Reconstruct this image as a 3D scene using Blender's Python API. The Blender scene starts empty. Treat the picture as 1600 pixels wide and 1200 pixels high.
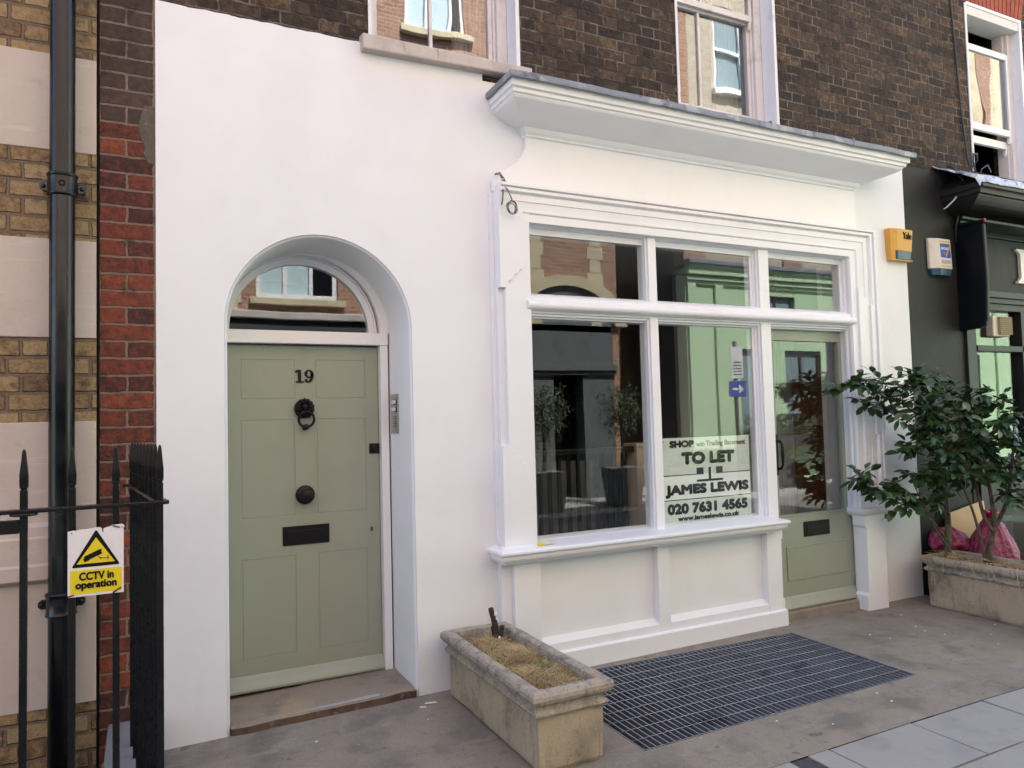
import bpy, bmesh, math, random
from mathutils import Vector, Matrix, noise
R = math.radians
PI = math.pi
sc = bpy.context.scene
COL = sc.collection
random.seed(19)

# ------------------------------------------------------------------ camera, sky, sun, exposure
cam_d = bpy.data.cameras.new('camera')
cam = bpy.data.objects.new('camera', cam_d)
COL.objects.link(cam)
rt = Vector((0.89647107, -0.44235529, -0.02571819))
up = Vector((0.00244873, -0.05309447, 0.99858649))
fw = Vector((0.44309551, 0.89526687, 0.04651444))
m = Matrix((rt, up, -fw)).transposed().to_4x4()
m.translation = Vector((0.0, -4.25, 1.67))
cam.matrix_world = m
cam_d.sensor_fit = 'HORIZONTAL'
cam_d.sensor_width = 36.0
cam_d.lens = 36.0 * 1148.996 / 1600.0
cam_d.clip_start = 0.05
cam_d.clip_end = 500
sc.camera = cam

SUN_EL, SUN_AZ = 55.0, 14.0          # azimuth measured from +Y towards +X
world = bpy.data.worlds.new("World")
sc.world = world
world.use_nodes = True
wn = world.node_tree
wn.nodes.clear()
sky = wn.nodes.new('ShaderNodeTexSky')
sky.sky_type = 'NISHITA'
sky.sun_disc = False
sky.sun_elevation = R(SUN_EL)
sky.sun_rotation = R(SUN_AZ)
sky.air_density = 1.0
sky.dust_density = 2.0
bg = wn.nodes.new('ShaderNodeBackground')
bg.inputs[1].default_value = 0.14
wo = wn.nodes.new('ShaderNodeOutputWorld')
wn.links.new(sky.outputs[0], bg.inputs[0])
wn.links.new(bg.outputs[0], wo.inputs[0])

sun_d = bpy.data.lights.new('sun', 'SUN')
sun_d.energy = 5.0
sun_d.angle = R(0.53)
sun_d.color = (1.0, 0.985, 0.96)
sun = bpy.data.objects.new('sun', sun_d)
COL.objects.link(sun)
sdir = Vector((math.sin(R(SUN_AZ)) * math.cos(R(SUN_EL)), math.cos(R(SUN_AZ)) * math.cos(R(SUN_EL)), math.sin(R(SUN_EL))))
sun.rotation_euler = sdir.to_track_quat('Z', 'Y').to_euler()
sun.location = (0, 20, 30)

sc.view_settings.view_transform = 'Standard'
sc.view_settings.look = 'None'
sc.view_settings.gamma = 1.0
sc.view_settings.exposure = 2.33
sc.cycles.max_bounces = 10
sc.cycles.diffuse_bounces = 5
sc.cycles.glossy_bounces = 5
sc.cycles.transparent_max_bounces = 24
sc.cycles.use_denoising = True
sc.cycles.sample_clamp_indirect = 6.0
sc.cycles.caustics_reflective = False
sc.cycles.caustics_refractive = False

# ------------------------------------------------------------------ object helpers
ORG = {}

def tag(o, label=None, cat=None, group=None, kind=None):
    if label: o['label'] = label
    if cat: o['category'] = cat
    if group: o['group'] = group
    if kind: o['kind'] = kind
    return o

def thing(name, loc, label, cat, group=None):
    o = bpy.data.objects.new(name, None)
    COL.objects.link(o)
    o.location = loc
    o.empty_display_size = 0.1
    ORG[o.name] = Vector(loc)
    return tag(o, label, cat, group)

class MB:
    """collects faces in world coordinates and links them as one mesh object"""
    def __init__(s):
        s.v = []
        s.f = []
        s.mi = []
        s.sm = []
    def add(s, vs, fs, mi=0, smooth=False):
        b = len(s.v)
        s.v += [Vector(p) for p in vs]
        for f in fs:
            s.f.append(tuple(b + i for i in f))
            s.mi.append(mi)
            s.sm.append(smooth)
        return s
    def box(s, x0, x1, y0, y1, z0, z1, mi=0):
        vs = [(x0, y0, z0), (x1, y0, z0), (x1, y1, z0), (x0, y1, z0), (x0, y0, z1), (x1, y0, z1), (x1, y1, z1), (x0, y1, z1)]
        return s.add(vs, [(3, 2, 1, 0), (4, 5, 6, 7), (0, 1, 5, 4), (1, 2, 6, 5), (2, 3, 7, 6), (3, 0, 4, 7)], mi)
    def hexa(s, bot, top, mi=0):
        n = len(bot)
        fs = [tuple(range(n - 1, -1, -1)), tuple(range(n, 2 * n))]
        for i in range(n):
            j = (i + 1) % n
            fs.append((i, j, n + j, n + i))
        return s.add(list(bot) + list(top), fs, mi)
    def prism(s, pts, axis, a0, a1, mi=0, smooth=False):
        """2-D polygon extruded along axis; pts are (x,z) for y, (y,z) for x, (x,y) for z"""
        def P(p, a):
            return (p[0], a, p[1]) if axis == 'y' else ((a, p[0], p[1]) if axis == 'x' else (p[0], p[1], a))
        n = len(pts)
        area = sum(pts[i][0] * pts[(i + 1) % n][1] - pts[(i + 1) % n][0] * pts[i][1] for i in range(n))
        if (area < 0): pts = pts[::-1]
        vs = [P(p, a0) for p in pts] + [P(p, a1) for p in pts]
        flip = (axis == 'y')
        fs = [tuple(range(n - 1, -1, -1)), tuple(range(n, 2 * n))]
        if smooth:
            s.add(vs, fs, mi, False)
            s.add(vs, [(i, (i + 1) % n, n + (i + 1) % n, n + i) for i in range(n)], mi, True)
        else:
            s.add(vs, fs + [(i, (i + 1) % n, n + (i + 1) % n, n + i) for i in range(n)], mi)
        return s
    def sweep_x(s, prof, x0, x1, mi=0, m0=0.0, m1=0.0, y_ref=0.0, smooth=False):
        """profile (y,z) run along x; the ends are mitred: shifted by m * (y - y_ref)"""
        n = len(prof)
        a = [(x0 + m0 * (p[0] - y_ref), p[0], p[1]) for p in prof]
        b = [(x1 + m1 * (p[0] - y_ref), p[0], p[1]) for p in prof]
        s.add(a + b, [tuple(range(n)), tuple(range(2 * n - 1, n - 1, -1))], mi)
        s.add(a + b, [(i, n + i, n + (i + 1) % n, (i + 1) % n) for i in range(n)], mi, smooth)
        return s
    def tube(s, path, rad, n=8, mi=0, caps=True):
        path = [Vector(p) for p in path]
        k = len(path)
        if not hasattr(rad, '__len__'): rad = [rad] * k
        vs = []
        ref = None
        for i, p in enumerate(path):
            t = (path[min(i + 1, k - 1)] - path[max(i - 1, 0)]).normalized()
            if ref is None or abs(ref.dot(t)) > 0.97:
                ref = Vector((0, 0, 1)) if abs(t.z) < 0.9 else Vector((1, 0, 0))
            u = (ref - t * ref.dot(t)).normalized()
            w = t.cross(u)
            ref = u
            for j in range(n):
                a = 2 * PI * j / n
                vs.append(p + (u * math.cos(a) + w * math.sin(a)) * rad[i])
        fs = []
        for i in range(k - 1):
            for j in range(n):
                fs.append((i * n + j, i * n + (j + 1) % n, (i + 1) * n + (j + 1) % n, (i + 1) * n + j))
        s.add(vs, fs, mi, True)
        if caps:
            b = len(s.v) - len(vs)
            s.f.append(tuple(b + j for j in range(n - 1, -1, -1))); s.mi.append(mi); s.sm.append(False)
            s.f.append(tuple(b + (k - 1) * n + j for j in range(n))); s.mi.append(mi); s.sm.append(False)
        return s
    def lathe(s, prof, origin, axis='z', n=24, mi=0, smooth=True):
        """profile of (radius, height) turned about an axis through origin"""
        o = Vector(origin)
        vs = []
        for r_, h_ in prof:
            for j in range(n):
                a = 2 * PI * j / n
                c, q = r_ * math.cos(a), r_ * math.sin(a)
                vs.append(o + (Vector((c, q, h_)) if axis == 'z' else (Vector((c, -h_, q)) if axis == '-y' else Vector((h_, c, q)))))
        fs = []
        for i in range(len(prof) - 1):
            for j in range(n):
                fs.append((i * n + j, i * n + (j + 1) % n, (i + 1) * n + (j + 1) % n, (i + 1) * n + j))
        s.add(vs, fs, mi, smooth)
        return s
    def holes(s, xs, zs, inside, y0, y1, mi=0):
        """wall of cells in x and z, without the cells where inside(cx, cz); front at y0, back at y1, with reveals"""
        xs = sorted(set(xs)); zs = sorted(set(zs))
        nx, nz = len(xs), len(zs)
        solid = [[not inside((xs[i] + xs[i + 1]) / 2, (zs[j] + zs[j + 1]) / 2) for j in range(nz - 1)] for i in range(nx - 1)]
        vs = []
        for y in (y0, y1):
            for i in range(nx):
                for j in range(nz):
                    vs.append((xs[i], y, zs[j]))
        F = lambda i, j: i * nz + j
        B = lambda i, j: nx * nz + i * nz + j
        ok = lambda i, j: 0 <= i < nx - 1 and 0 <= j < nz - 1 and solid[i][j]
        fs = []
        for i in range(nx - 1):
            for j in range(nz - 1):
                if not solid[i][j]: continue
                fs.append((F(i, j), F(i + 1, j), F(i + 1, j + 1), F(i, j + 1)))
                fs.append((B(i, j + 1), B(i + 1, j + 1), B(i + 1, j), B(i, j)))
                if not ok(i - 1, j): fs.append((F(i, j + 1), B(i, j + 1), B(i, j), F(i, j)))
                if not ok(i + 1, j): fs.append((F(i + 1, j), B(i + 1, j), B(i + 1, j + 1), F(i + 1, j + 1)))
                if not ok(i, j - 1): fs.append((F(i, j), B(i, j), B(i + 1, j), F(i + 1, j)))
                if not ok(i, j + 1): fs.append((F(i + 1, j + 1), B(i + 1, j + 1), B(i, j + 1), F(i, j + 1)))
        return s.add(vs, fs, mi)
    def build(s, name, mat, parent=None, bevel=0.0, seg=2, weld=False, loc=None):
        if parent is not None:
            o0 = ORG[parent.name]
        elif loc is not None:
            o0 = Vector(loc)
        else:
            xs = [p.x for p in s.v]; ys = [p.y for p in s.v]; zs = [p.z for p in s.v]
            o0 = Vector(((min(xs) + max(xs)) / 2, (min(ys) + max(ys)) / 2, min(zs)))
        me = bpy.data.meshes.new(name)
        me.from_pydata([tuple(p - o0) for p in s.v], [], s.f)
        mats = mat if isinstance(mat, (list, tuple)) else [mat]
        for q in mats: me.materials.append(q)
        me.polygons.foreach_set('material_index', s.mi)
        me.polygons.foreach_set('use_smooth', s.sm)
        me.update()
        bm = bmesh.new(); bm.from_mesh(me)
        bmesh.ops.remove_doubles(bm, verts=bm.verts, dist=0.00002)
        if not weld: bmesh.ops.recalc_face_normals(bm, faces=bm.faces)
        bm.to_mesh(me); bm.free()
        o = bpy.data.objects.new(name, me)
        COL.objects.link(o)
        if parent is not None:
            o.parent = parent
        else:
            o.location = o0
        ORG[o.name] = o0
        if bevel > 0:
            b = o.modifiers.new('edge', 'BEVEL')
            b.width = bevel; b.segments = seg; b.limit_method = 'ANGLE'; b.angle_limit = R(35)
            b.harden_normals = False
        return o

def text_into(mb, body, x0, x1, z0, z1, y, depth=0.0015, heavy=0.0, mi=0):
    """lettering facing -y, fitted to the rectangle"""
    cu = bpy.data.curves.new('lettering', 'FONT')
    cu.body = body
    cu.size = 1.0
    cu.resolution_u = 3
    ob = bpy.data.objects.new('lettering', cu)
    COL.objects.link(ob)
    dg = bpy.context.evaluated_depsgraph_get()
    me = bpy.data.meshes.new_from_object(ob.evaluated_get(dg))
    bpy.data.objects.remove(ob)
    vx = [v.co.x for v in me.vertices]; vy = [v.co.y for v in me.vertices]
    a, b, c, d = min(vx), max(vx), min(vy), max(vy)
    polys = [tuple(p.vertices) for p in me.polygons]
    cnt = {}
    for p in me.polygons:
        for k in p.edge_keys: cnt[k] = cnt.get(k, 0) + 1
    rim = [k for k, q in cnt.items() if q == 1]
    e = heavy * (z1 - z0)
    shifts = [(0.0, 0.0)] + ([(e * math.cos(R(t)), e * math.sin(R(t))) for t in range(0, 360, 45)] if heavy > 0 else [])
    for q, (ex, ez) in enumerate(shifts):
        yy = y - 0.00003 * q
        vs = [(x0 + e + ex + (v.co.x - a) / (b - a) * (x1 - x0 - 2 * e), yy, z0 + e + ez + (v.co.y - c) / (d - c) * (z1 - z0 - 2 * e)) for v in me.vertices]
        mb.add(vs, polys, mi)
        n = len(vs)
        mb.add(vs + [(p[0], y + depth, p[2]) for p in vs], [(k[0], k[1], n + k[1], n + k[0]) for k in rim], mi)
    bpy.data.meshes.remove(me)
    bpy.data.curves.remove(cu)

def stroke(pts, w):
    """polygon around a 2-D path with widths"""
    if not hasattr(w, '__len__'): w = [w] * len(pts)
    L, Q = [], []
    for i, p in enumerate(pts):
        a = pts[max(i - 1, 0)]; b = pts[min(i + 1, len(pts) - 1)]
        dx, dy = b[0] - a[0], b[1] - a[1]
        l = math.hypot(dx, dy) or 1
        nx, ny = -dy / l * w[i] / 2, dx / l * w[i] / 2
        L.append((p[0] + nx, p[1] + ny)); Q.append((p[0] - nx, p[1] - ny))
    return L, Q

def stroke_into(mb, pts, w, y0, y1, mi=0):
    L, Q = stroke(pts, w)
    for i in range(len(pts) - 1):
        a, b, c, d = L[i], L[i + 1], Q[i + 1], Q[i]
        mb.prism([a, b, c, d], 'y', y0, y1, mi)

def arc(cx, cz, r, a0, a1, n):
    return [(cx + r * math.cos(R(a0 + (a1 - a0) * i / n)), cz + r * math.sin(R(a0 + (a1 - a0) * i / n))) for i in range(n + 1)]

# ------------------------------------------------------------------ material helpers
def new_mat(name):
    mt = bpy.data.materials.new(name)
    mt.use_nodes = True
    nt = mt.node_tree
    return mt, nt, nt.nodes['Principled BSDF']

class N:
    def __init__(s, nt): s.nt = nt
    def n(s, t, **kw):
        q = s.nt.nodes.new(t)
        for k, v in kw.items(): setattr(q, k, v)
        return q
    def link(s, a, b): s.nt.links.new(a, b)
    def math(s, op, a, b=None, c=None, clamp=False):
        q = s.n('ShaderNodeMath', operation=op, use_clamp=clamp)
        for i, x in enumerate((a, b, c)):
            if x is None: continue
            if isinstance(x, (int, float)): q.inputs[i].default_value = x
            else: s.link(x, q.inputs[i])
        return q.outputs[0]
    def mix(s, fac, a, b, blend='MIX'):
        q = s.n('ShaderNodeMix', data_type='RGBA', blend_type=blend)
        for k, x in ((0, fac), (6, a), (7, b)):
            if isinstance(x, (int, float)): q.inputs[k].default_value = x
            elif isinstance(x, (tuple, list)): q.inputs[k].default_value = (x[0], x[1], x[2], 1)
            else: s.link(x, q.inputs[k])
        return q.outputs[2]
    def noise(s, vec, scale, detail=4, rough=0.55, dist=0.0):
        q = s.n('ShaderNodeTexNoise')
        q.inputs['Scale'].default_value = scale
        q.inputs['Detail'].default_value = detail
        q.inputs['Roughness'].default_value = rough
        q.inputs['Distortion'].default_value = dist
        s.link(vec, q.inputs['Vector'])
        return q.outputs[0]
    def ramp(s, fac, lo, hi, a=0.0, b=1.0):
        q = s.n('ShaderNodeMapRange', interpolation_type='SMOOTHSTEP')
        s.link(fac, q.inputs[0])
        q.inputs[1].default_value = lo; q.inputs[2].default_value = hi
        q.inputs[3].default_value = a; q.inputs[4].default_value = b
        return q.outputs[0]
    def coord(s, scale=None):
        c = s.n('ShaderNodeTexCoord').outputs['Object']
        if scale:
            q = s.n('ShaderNodeMapping')
            q.inputs['Scale'].default_value = scale
            s.link(c, q.inputs['Vector'])
            return q.outputs[0]
        return c
    def bump(s, height, strength, dist, prev=None):
        q = s.n('ShaderNodeBump')
        q.inputs['Strength'].default_value = strength
        q.inputs['Distance'].default_value = dist
        s.link(height, q.inputs['Height'])
        if prev is not None: s.link(prev, q.inputs['Normal'])
        return q.outputs[0]

def mat(name, base, rough=0.6, layers=(), bumps=(), metal=0.0, spec=0.5, coat=0.0, sheen=0.0, rough_var=0.0):
    """layers: (scale or (sx,sy,sz), colour, lo, hi[, detail]) noise patches laid over the base colour"""
    mt, nt, b = new_mat(name)
    k = N(nt)
    c = None
    col = base
    for L in layers:
        sc_, colr, lo, hi = L[:4]
        det = L[4] if len(L) > 4 else 5
        amt = L[5] if len(L) > 5 else 1.0
        v = k.coord(sc_ if isinstance(sc_, tuple) else (sc_,) * 3)
        f = k.ramp(k.noise(v, 1.0, det, 0.6), lo, hi, 0.0, amt)
        col = k.mix(f, col, colr)
    if isinstance(col, tuple): b.inputs['Base Color'].default_value = (*col, 1)
    else: k.link(col, b.inputs['Base Color'])
    b.inputs['Roughness'].default_value = rough
    if rough_var:
        k.link(k.ramp(k.noise(k.coord((9, 9, 9)), 1.0, 5), 0.3, 0.7, rough - rough_var, rough + rough_var), b.inputs['Roughness'])
    b.inputs['Metallic'].default_value = metal
    b.inputs['Specular IOR Level'].default_value = spec
    b.inputs['Coat Weight'].default_value = coat
    nrm = None
    for B in bumps:
        sc_, st, ds = B[:3]
        v = k.coord(sc_ if isinstance(sc_, tuple) else (sc_,) * 3)
        nrm = k.bump(k.noise(v, 1.0, B[3] if len(B) > 3 else 4), st, ds, nrm)
    if nrm is not None: k.link(nrm, b.inputs['Normal'])
    return mt

def brick_mat(name, S, HD, H, mort, cols, mcol, mode='flemish', grime=None, top=None, bump=0.6, dist=0.006, mvar=None, seed=0.0, pb=0.6):
    """bricks in the x-z plane, each with its own colour. cols: list of (position, colour)"""
    mt, nt, b = new_mat(name)
    k = N(nt)
    co = k.n('ShaderNodeTexCoord').outputs['Object']
    wob = k.n('ShaderNodeTexNoise'); wob.inputs['Scale'].default_value = 7.0; wob.inputs['Detail'].default_value = 3
    k.link(co, wob.inputs['Vector'])
    sub = k.n('ShaderNodeVectorMath', operation='SUBTRACT'); k.link(wob.outputs['Color'], sub.inputs[0]); sub.inputs[1].default_value = (.5, .5, .5)
    sca = k.n('ShaderNodeVectorMath', operation='SCALE'); k.link(sub.outputs[0], sca.inputs[0]); sca.inputs['Scale'].default_value = 0.016
    wob2 = k.n('ShaderNodeTexNoise'); wob2.inputs['Scale'].default_value = 55.0; wob2.inputs['Detail'].default_value = 3
    k.link(co, wob2.inputs['Vector'])
    sub2 = k.n('ShaderNodeVectorMath', operation='SUBTRACT'); k.link(wob2.outputs['Color'], sub2.inputs[0]); sub2.inputs[1].default_value = (.5, .5, .5)
    sca2 = k.n('ShaderNodeVectorMath', operation='SCALE'); k.link(sub2.outputs[0], sca2.inputs[0]); sca2.inputs['Scale'].default_value = 0.008
    ad = k.n('ShaderNodeVectorMath', operation='ADD'); k.link(co, ad.inputs[0]); k.link(sca.outputs[0], ad.inputs[1])
    ad2 = k.n('ShaderNodeVectorMath', operation='ADD'); k.link(ad.outputs[0], ad2.inputs[0]); k.link(sca2.outputs[0], ad2.inputs[1])
    sp = k.n('ShaderNodeSeparateXYZ'); k.link(ad2.outputs[0], sp.inputs[0])
    X = k.math('ADD', sp.outputs[0], 20.0 + seed); X = k.math('ADD', X, k.math('MULTIPLY', sp.outputs[1], 1.0)); Z = k.math('ADD', sp.outputs[2], 10.0)
    zr = k.math('DIVIDE', Z, H)
    row = k.math('FLOOR', zr)
    dv = k.math('MULTIPLY', k.math('SUBTRACT', zr, row), H)
    odd = k.math('MODULO', row, 2.0)
    if mode == 'flemish':
        P = S + HD
        u0 = k.math('ADD', X, k.math('MULTIPLY', odd, P / 2))
        ud = k.math('DIVIDE', u0, P)
        cell = k.math('FLOOR', ud)
        u = k.math('MULTIPLY', k.math('SUBTRACT', ud, cell), P)
        ish = k.math('GREATER_THAN', u, S)
        idn = k.math('ADD', k.math('MULTIPLY', cell, 2.0), ish)
        du = k.math('MINIMUM', k.math('MINIMUM', u, k.math('ABSOLUTE', k.math('SUBTRACT', u, S))), k.math('SUBTRACT', P, u))
    else:   # rows of stretchers and rows of headers
        w = k.math('SUBTRACT', S, k.math('MULTIPLY', odd, S - HD))
        ud = k.math('DIVIDE', X, w)
        idn = k.math('FLOOR', ud)
        u = k.math('MULTIPLY', k.math('SUBTRACT', ud, idn), w)
        du = k.math('MINIMUM', u, k.math('SUBTRACT', w, u))
    dz = k.math('MINIMUM', dv, k.math('SUBTRACT', H, dv))
    d = k.math('MINIMUM', du, dz)
    face = k.ramp(d, mort * 0.45, mort * 0.85)
    cv = k.n('ShaderNodeCombineXYZ'); k.link(idn, cv.inputs[0]); k.link(row, cv.inputs[1]); cv.inputs[2].default_value = seed
    wn_ = k.n('ShaderNodeTexWhiteNoise', noise_dimensions='3D'); k.link(cv.outputs[0], wn_.inputs['Vector'])
    inner = k.noise(co, 26.0, 6, 0.65)
    fac = k.math('ADD', k.math('MULTIPLY', wn_.outputs['Value'], pb), k.math('MULTIPLY', k.math('SUBTRACT', inner, 0.5 - (1 - pb) * 0.37), 1.5), clamp=True)
    cr = k.n('ShaderNodeValToRGB')
    cr.color_ramp.elements[0].position = cols[0][0]; cr.color_ramp.elements[0].color = (*cols[0][1], 1)
    cr.color_ramp.elements[1].position = cols[-1][0]; cr.color_ramp.elements[1].color = (*cols[-1][1], 1)
    for p, c in cols[1:-1]:
        e = cr.color_ramp.elements.new(p); e.color = (*c, 1)
    k.link(fac, cr.inputs[0])
    col = cr.outputs[0]
    fine = k.noise(co, 160.0, 3, 0.7)
    col = k.mix(k.ramp(fine, 0.42, 0.72, 0.0, 0.35), col, tuple(c * 0.45 for c in cols[0][1]))
    if top:      # courses above a height are another brick
        z0, c2 = top
        col2 = k.mix(k.ramp(inner, 0.35, 0.65), c2, tuple(c * 1.5 for c in c2))
        col2 = k.mix(k.math('MULTIPLY', wn_.outputs['Value'], 0.5), col2, tuple(c * 0.5 for c in c2))
        spz = k.n('ShaderNodeSeparateXYZ'); k.link(co, spz.inputs[0])
        col = k.mix(k.math('GREATER_THAN', row, math.floor((z0 + 10) / H) - 0.5), col, col2)
    mc = mcol
    if mvar: mc = k.mix(k.ramp(k.noise(co, 3.5, 5, 0.7), 0.4, 0.62), mcol, mvar)
    col = k.mix(face, mc, col)
    if grime:
        for sc_, gc, lo, hi, amt in grime:
            col = k.mix(k.ramp(k.noise(k.coord(sc_), 1.0, 6, 0.62), lo, hi, 0, amt), col, gc)
    k.link(col, b.inputs['Base Color'])
    b.inputs['Roughness'].default_value = 0.85
    b.inputs['Specular IOR Level'].default_value = 0.3
    h = k.math('ADD', face, k.math('MULTIPLY', inner, 0.8))
    h = k.math('ADD', h, k.math('MULTIPLY', fine, 0.25))
    h = k.math('ADD', h, k.math('MULTIPLY', wn_.outputs['Value'], 0.35))
    k.link(k.bump(h, bump, dist), b.inputs['Normal'])
    return mt

def glass_mat(name, tint=(1, 1, 1), wave=0.0, wscale=2.0, f0=0.04):
    mt = bpy.data.materials.new(name)
    mt.use_nodes = True
    nt = mt.node_tree
    nt.nodes.clear()
    k = N(nt)
    out = k.n('ShaderNodeOutputMaterial')
    tr = k.n('ShaderNodeBsdfTransparent'); tr.inputs[0].default_value = (*tint, 1)
    gl = k.n('ShaderNodeBsdfGlossy'); gl.inputs['Roughness'].default_value = 0.0; gl.inputs['Color'].default_value = (1, 1, 1, 1)
    ge = k.n('ShaderNodeNewGeometry')
    dt = k.n('ShaderNodeVectorMath', operation='DOT_PRODUCT')
    k.link(ge.outputs['Normal'], dt.inputs[0]); k.link(ge.outputs['Incoming'], dt.inputs[1])
    c = k.math('SUBTRACT', 1.0, k.math('ABSOLUTE', dt.outputs['Value']), clamp=True)
    f = k.math('ADD', f0, k.math('MULTIPLY', k.math('POWER', c, 5.0), 1 - f0), clamp=True)
    mx = k.n('ShaderNodeMixShader')
    k.link(f, mx.inputs[0]); k.link(tr.outputs[0], mx.inputs[1]); k.link(gl.outputs[0], mx.inputs[2])
    if wave > 0:
        nz = k.noise(k.coord((wscale, wscale, wscale * 0.6)), 1.0, 1, 0.4)
        k.link(k.bump(nz, 1.0, wave), gl.inputs['Normal'])
    k.link(mx.outputs[0], out.inputs['Surface'])
    return mt

M = {}
M['render'] = mat('white_painted_render', (0.775, 0.795, 0.815), 0.75,
                  layers=((2.2, (0.75, 0.765, 0.785), 0.45, 0.7), ((0.9, 0.9, 0.7), (0.715, 0.73, 0.745), 0.5, 0.72, 4, 0.7), ((7, 7, 1.1), (0.70, 0.70, 0.695), 0.60, 0.82, 4, 0.35), (55, (0.62, 0.61, 0.6), 0.72, 0.80, 2, 0.5)),
                  bumps=((1.4, 0.3, 0.05, 2), (6, 0.10, 0.01, 3), (90, 0.10, 0.003, 3)))
M['wood'] = mat('white_gloss_woodwork', (0.79, 0.805, 0.82), 0.38, layers=((3.0, (0.765, 0.775, 0.785), 0.45, 0.75),),
                bumps=(((6, 6, 2), 0.14, 0.01, 3), ((120, 120, 9), 0.06, 0.002, 2)), rough_var=0.08)
M['oldwhite'] = mat('weathered_white_paint', (0.66, 0.63, 0.62), 0.6, layers=((5, (0.52, 0.48, 0.45), 0.5, 0.72), (34, (0.25, 0.2, 0.17), 0.70, 0.78, 3)),
                    bumps=((9, 0.2, 0.01), (60, 0.2, 0.003)))
M['reveal'] = mat('white_painted_reveal', (0.72, 0.73, 0.76), 0.7, layers=((6, (0.62, 0.62, 0.63), 0.55, 0.75),), bumps=((12, 0.25, 0.01),))
M['green'] = mat('sage_green_paint', (0.30, 0.335, 0.262), 0.40, layers=((2.5, (0.278, 0.31, 0.243), 0.45, 0.7),),
                 bumps=(((5, 5, 3), 0.12, 0.01, 2), ((90, 90, 8), 0.08, 0.0015, 2)), rough_var=0.06)
M['black'] = mat('black_ironmongery', (0.005, 0.005, 0.0055), 0.42, spec=0.25, bumps=((60, 0.35, 0.004),))
M['iron'] = mat('black_painted_iron', (0.004, 0.0043, 0.005), 0.27, spec=0.35, layers=((24, (0.016, 0.013, 0.01), 0.68, 0.76, 4),), bumps=((45, 0.12, 0.002), (9, 0.12, 0.004)), rough_var=0.06)
M['pipe'] = mat('black_glossy_pipe_paint', (0.0045, 0.005, 0.0065), 0.17, spec=0.4, layers=(((40, 40, 5), (0.018, 0.013, 0.01), 0.6, 0.75, 4),), bumps=(((30, 30, 8), 0.25, 0.004), (120, 0.2, 0.002)), rough_var=0.1)
M['steel'] = mat('brushed_steel', (0.42, 0.42, 0.41), 0.35, metal=1.0, bumps=(((3, 3, 300), 0.1, 0.001),))
M['lead'] = mat('lead_flashing', (0.20, 0.225, 0.265), 0.55, layers=((7, (0.34, 0.36, 0.40), 0.52, 0.62), (22, (0.44, 0.45, 0.47), 0.62, 0.70), (11, (0.10, 0.115, 0.145), 0.55, 0.7)),
                bumps=((12, 0.5, 0.012), (60, 0.3, 0.003)), metal=0.25)
M['foil'] = mat('crumpled_foil_flashing', (0.55, 0.56, 0.57), 0.32, layers=((14, (0.2, 0.2, 0.2), 0.55, 0.7),), bumps=((14, 1.0, 0.05), (40, 0.8, 0.015)), metal=0.7)
M['sillstone'] = mat('painted_stone_sill', (0.50, 0.45, 0.41), 0.75, layers=((4, (0.38, 0.34, 0.31), 0.48, 0.7), ((40, 40, 4), (0.32, 0.28, 0.25), 0.6, 0.75)), bumps=((20, 0.3, 0.006), (90, 0.25, 0.002)))
M['darkbrick'] = brick_mat('sooty_brown_stock_brick', 0.222, 0.112, 0.0785, 0.0088,
                           [(0.0, (0.017, 0.013, 0.011)), (0.3, (0.040, 0.028, 0.020)), (0.55, (0.068, 0.046, 0.031)), (0.78, (0.105, 0.066, 0.042)), (0.92, (0.19, 0.128, 0.066)), (1.0, (0.13, 0.052, 0.034))],
                           (0.052, 0.042, 0.032), grime=(((1.1, 1.1, 1.6), (0.035, 0.027, 0.023), 0.42, 0.7, 0.22), ((5, 5, 9), (0.26, 0.19, 0.105), 0.64, 0.72, 0.6), ((16, 16, 16), (0.02, 0.017, 0.015), 0.56, 0.66, 0.6)), mvar=(0.24, 0.20, 0.145), bump=1.0, dist=0.024, pb=0.5)
M['pierbrick'] = brick_mat('red_brick_pier', 0.255, 0.1275, 0.0878, 0.0095,
                           [(0.0, (0.035, 0.024, 0.022)), (0.25, (0.075, 0.03, 0.024)), (0.5, (0.15, 0.044, 0.028)), (0.8, (0.215, 0.06, 0.033)), (1.0, (0.27, 0.088, 0.042))],
                           (0.22, 0.16, 0.125), mode='english', top=(3.3, (0.062, 0.042, 0.034)), grime=(((6, 6, 6), (0.030, 0.024, 0.022), 0.52, 0.68, 0.8), ((30, 30, 30), (0.26, 0.2, 0.17), 0.68, 0.76, 0.5)), bump=1.0, dist=0.012, seed=0.3665)
M['yellowbrick'] = brick_mat('yellow_london_stock_brick', 0.232, 0.116, 0.0878, 0.012,
                             [(0.0, (0.10, 0.06, 0.035)), (0.25, (0.21, 0.135, 0.072)), (0.5, (0.34, 0.235, 0.115)), (0.8, (0.44, 0.315, 0.16)), (1.0, (0.34, 0.255, 0.185))],
                             (0.20, 0.15, 0.10), grime=(((9, 9, 14), (0.10, 0.07, 0.045), 0.55, 0.70, 0.7), ((40, 40, 60), (0.055, 0.04, 0.03), 0.62, 0.70, 0.8)), bump=1.0, dist=0.022, seed=0.1)
M['bandstone'] = mat('smooth_cream_stone', (0.53, 0.465, 0.40), 0.8, layers=((3.0, (0.50, 0.42, 0.36), 0.45, 0.7), (9, (0.40, 0.33, 0.27), 0.56, 0.76, 6, 0.6), (38, (0.44, 0.37, 0.31), 0.58, 0.7, 4, 0.4), ((3, 3, 22), (0.62, 0.54, 0.48), 0.58, 0.7, 4, 0.6)), bumps=((30, 0.2, 0.004), (6, 0.25, 0.01)))
M['cement'] = mat('grey_cement', (0.10, 0.085, 0.066), 0.9, layers=((14, (0.085, 0.07, 0.055), 0.48, 0.62), (40, (0.17, 0.15, 0.12), 0.58, 0.68)), bumps=((40, 0.7, 0.01), (9, .4, .012)))
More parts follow.
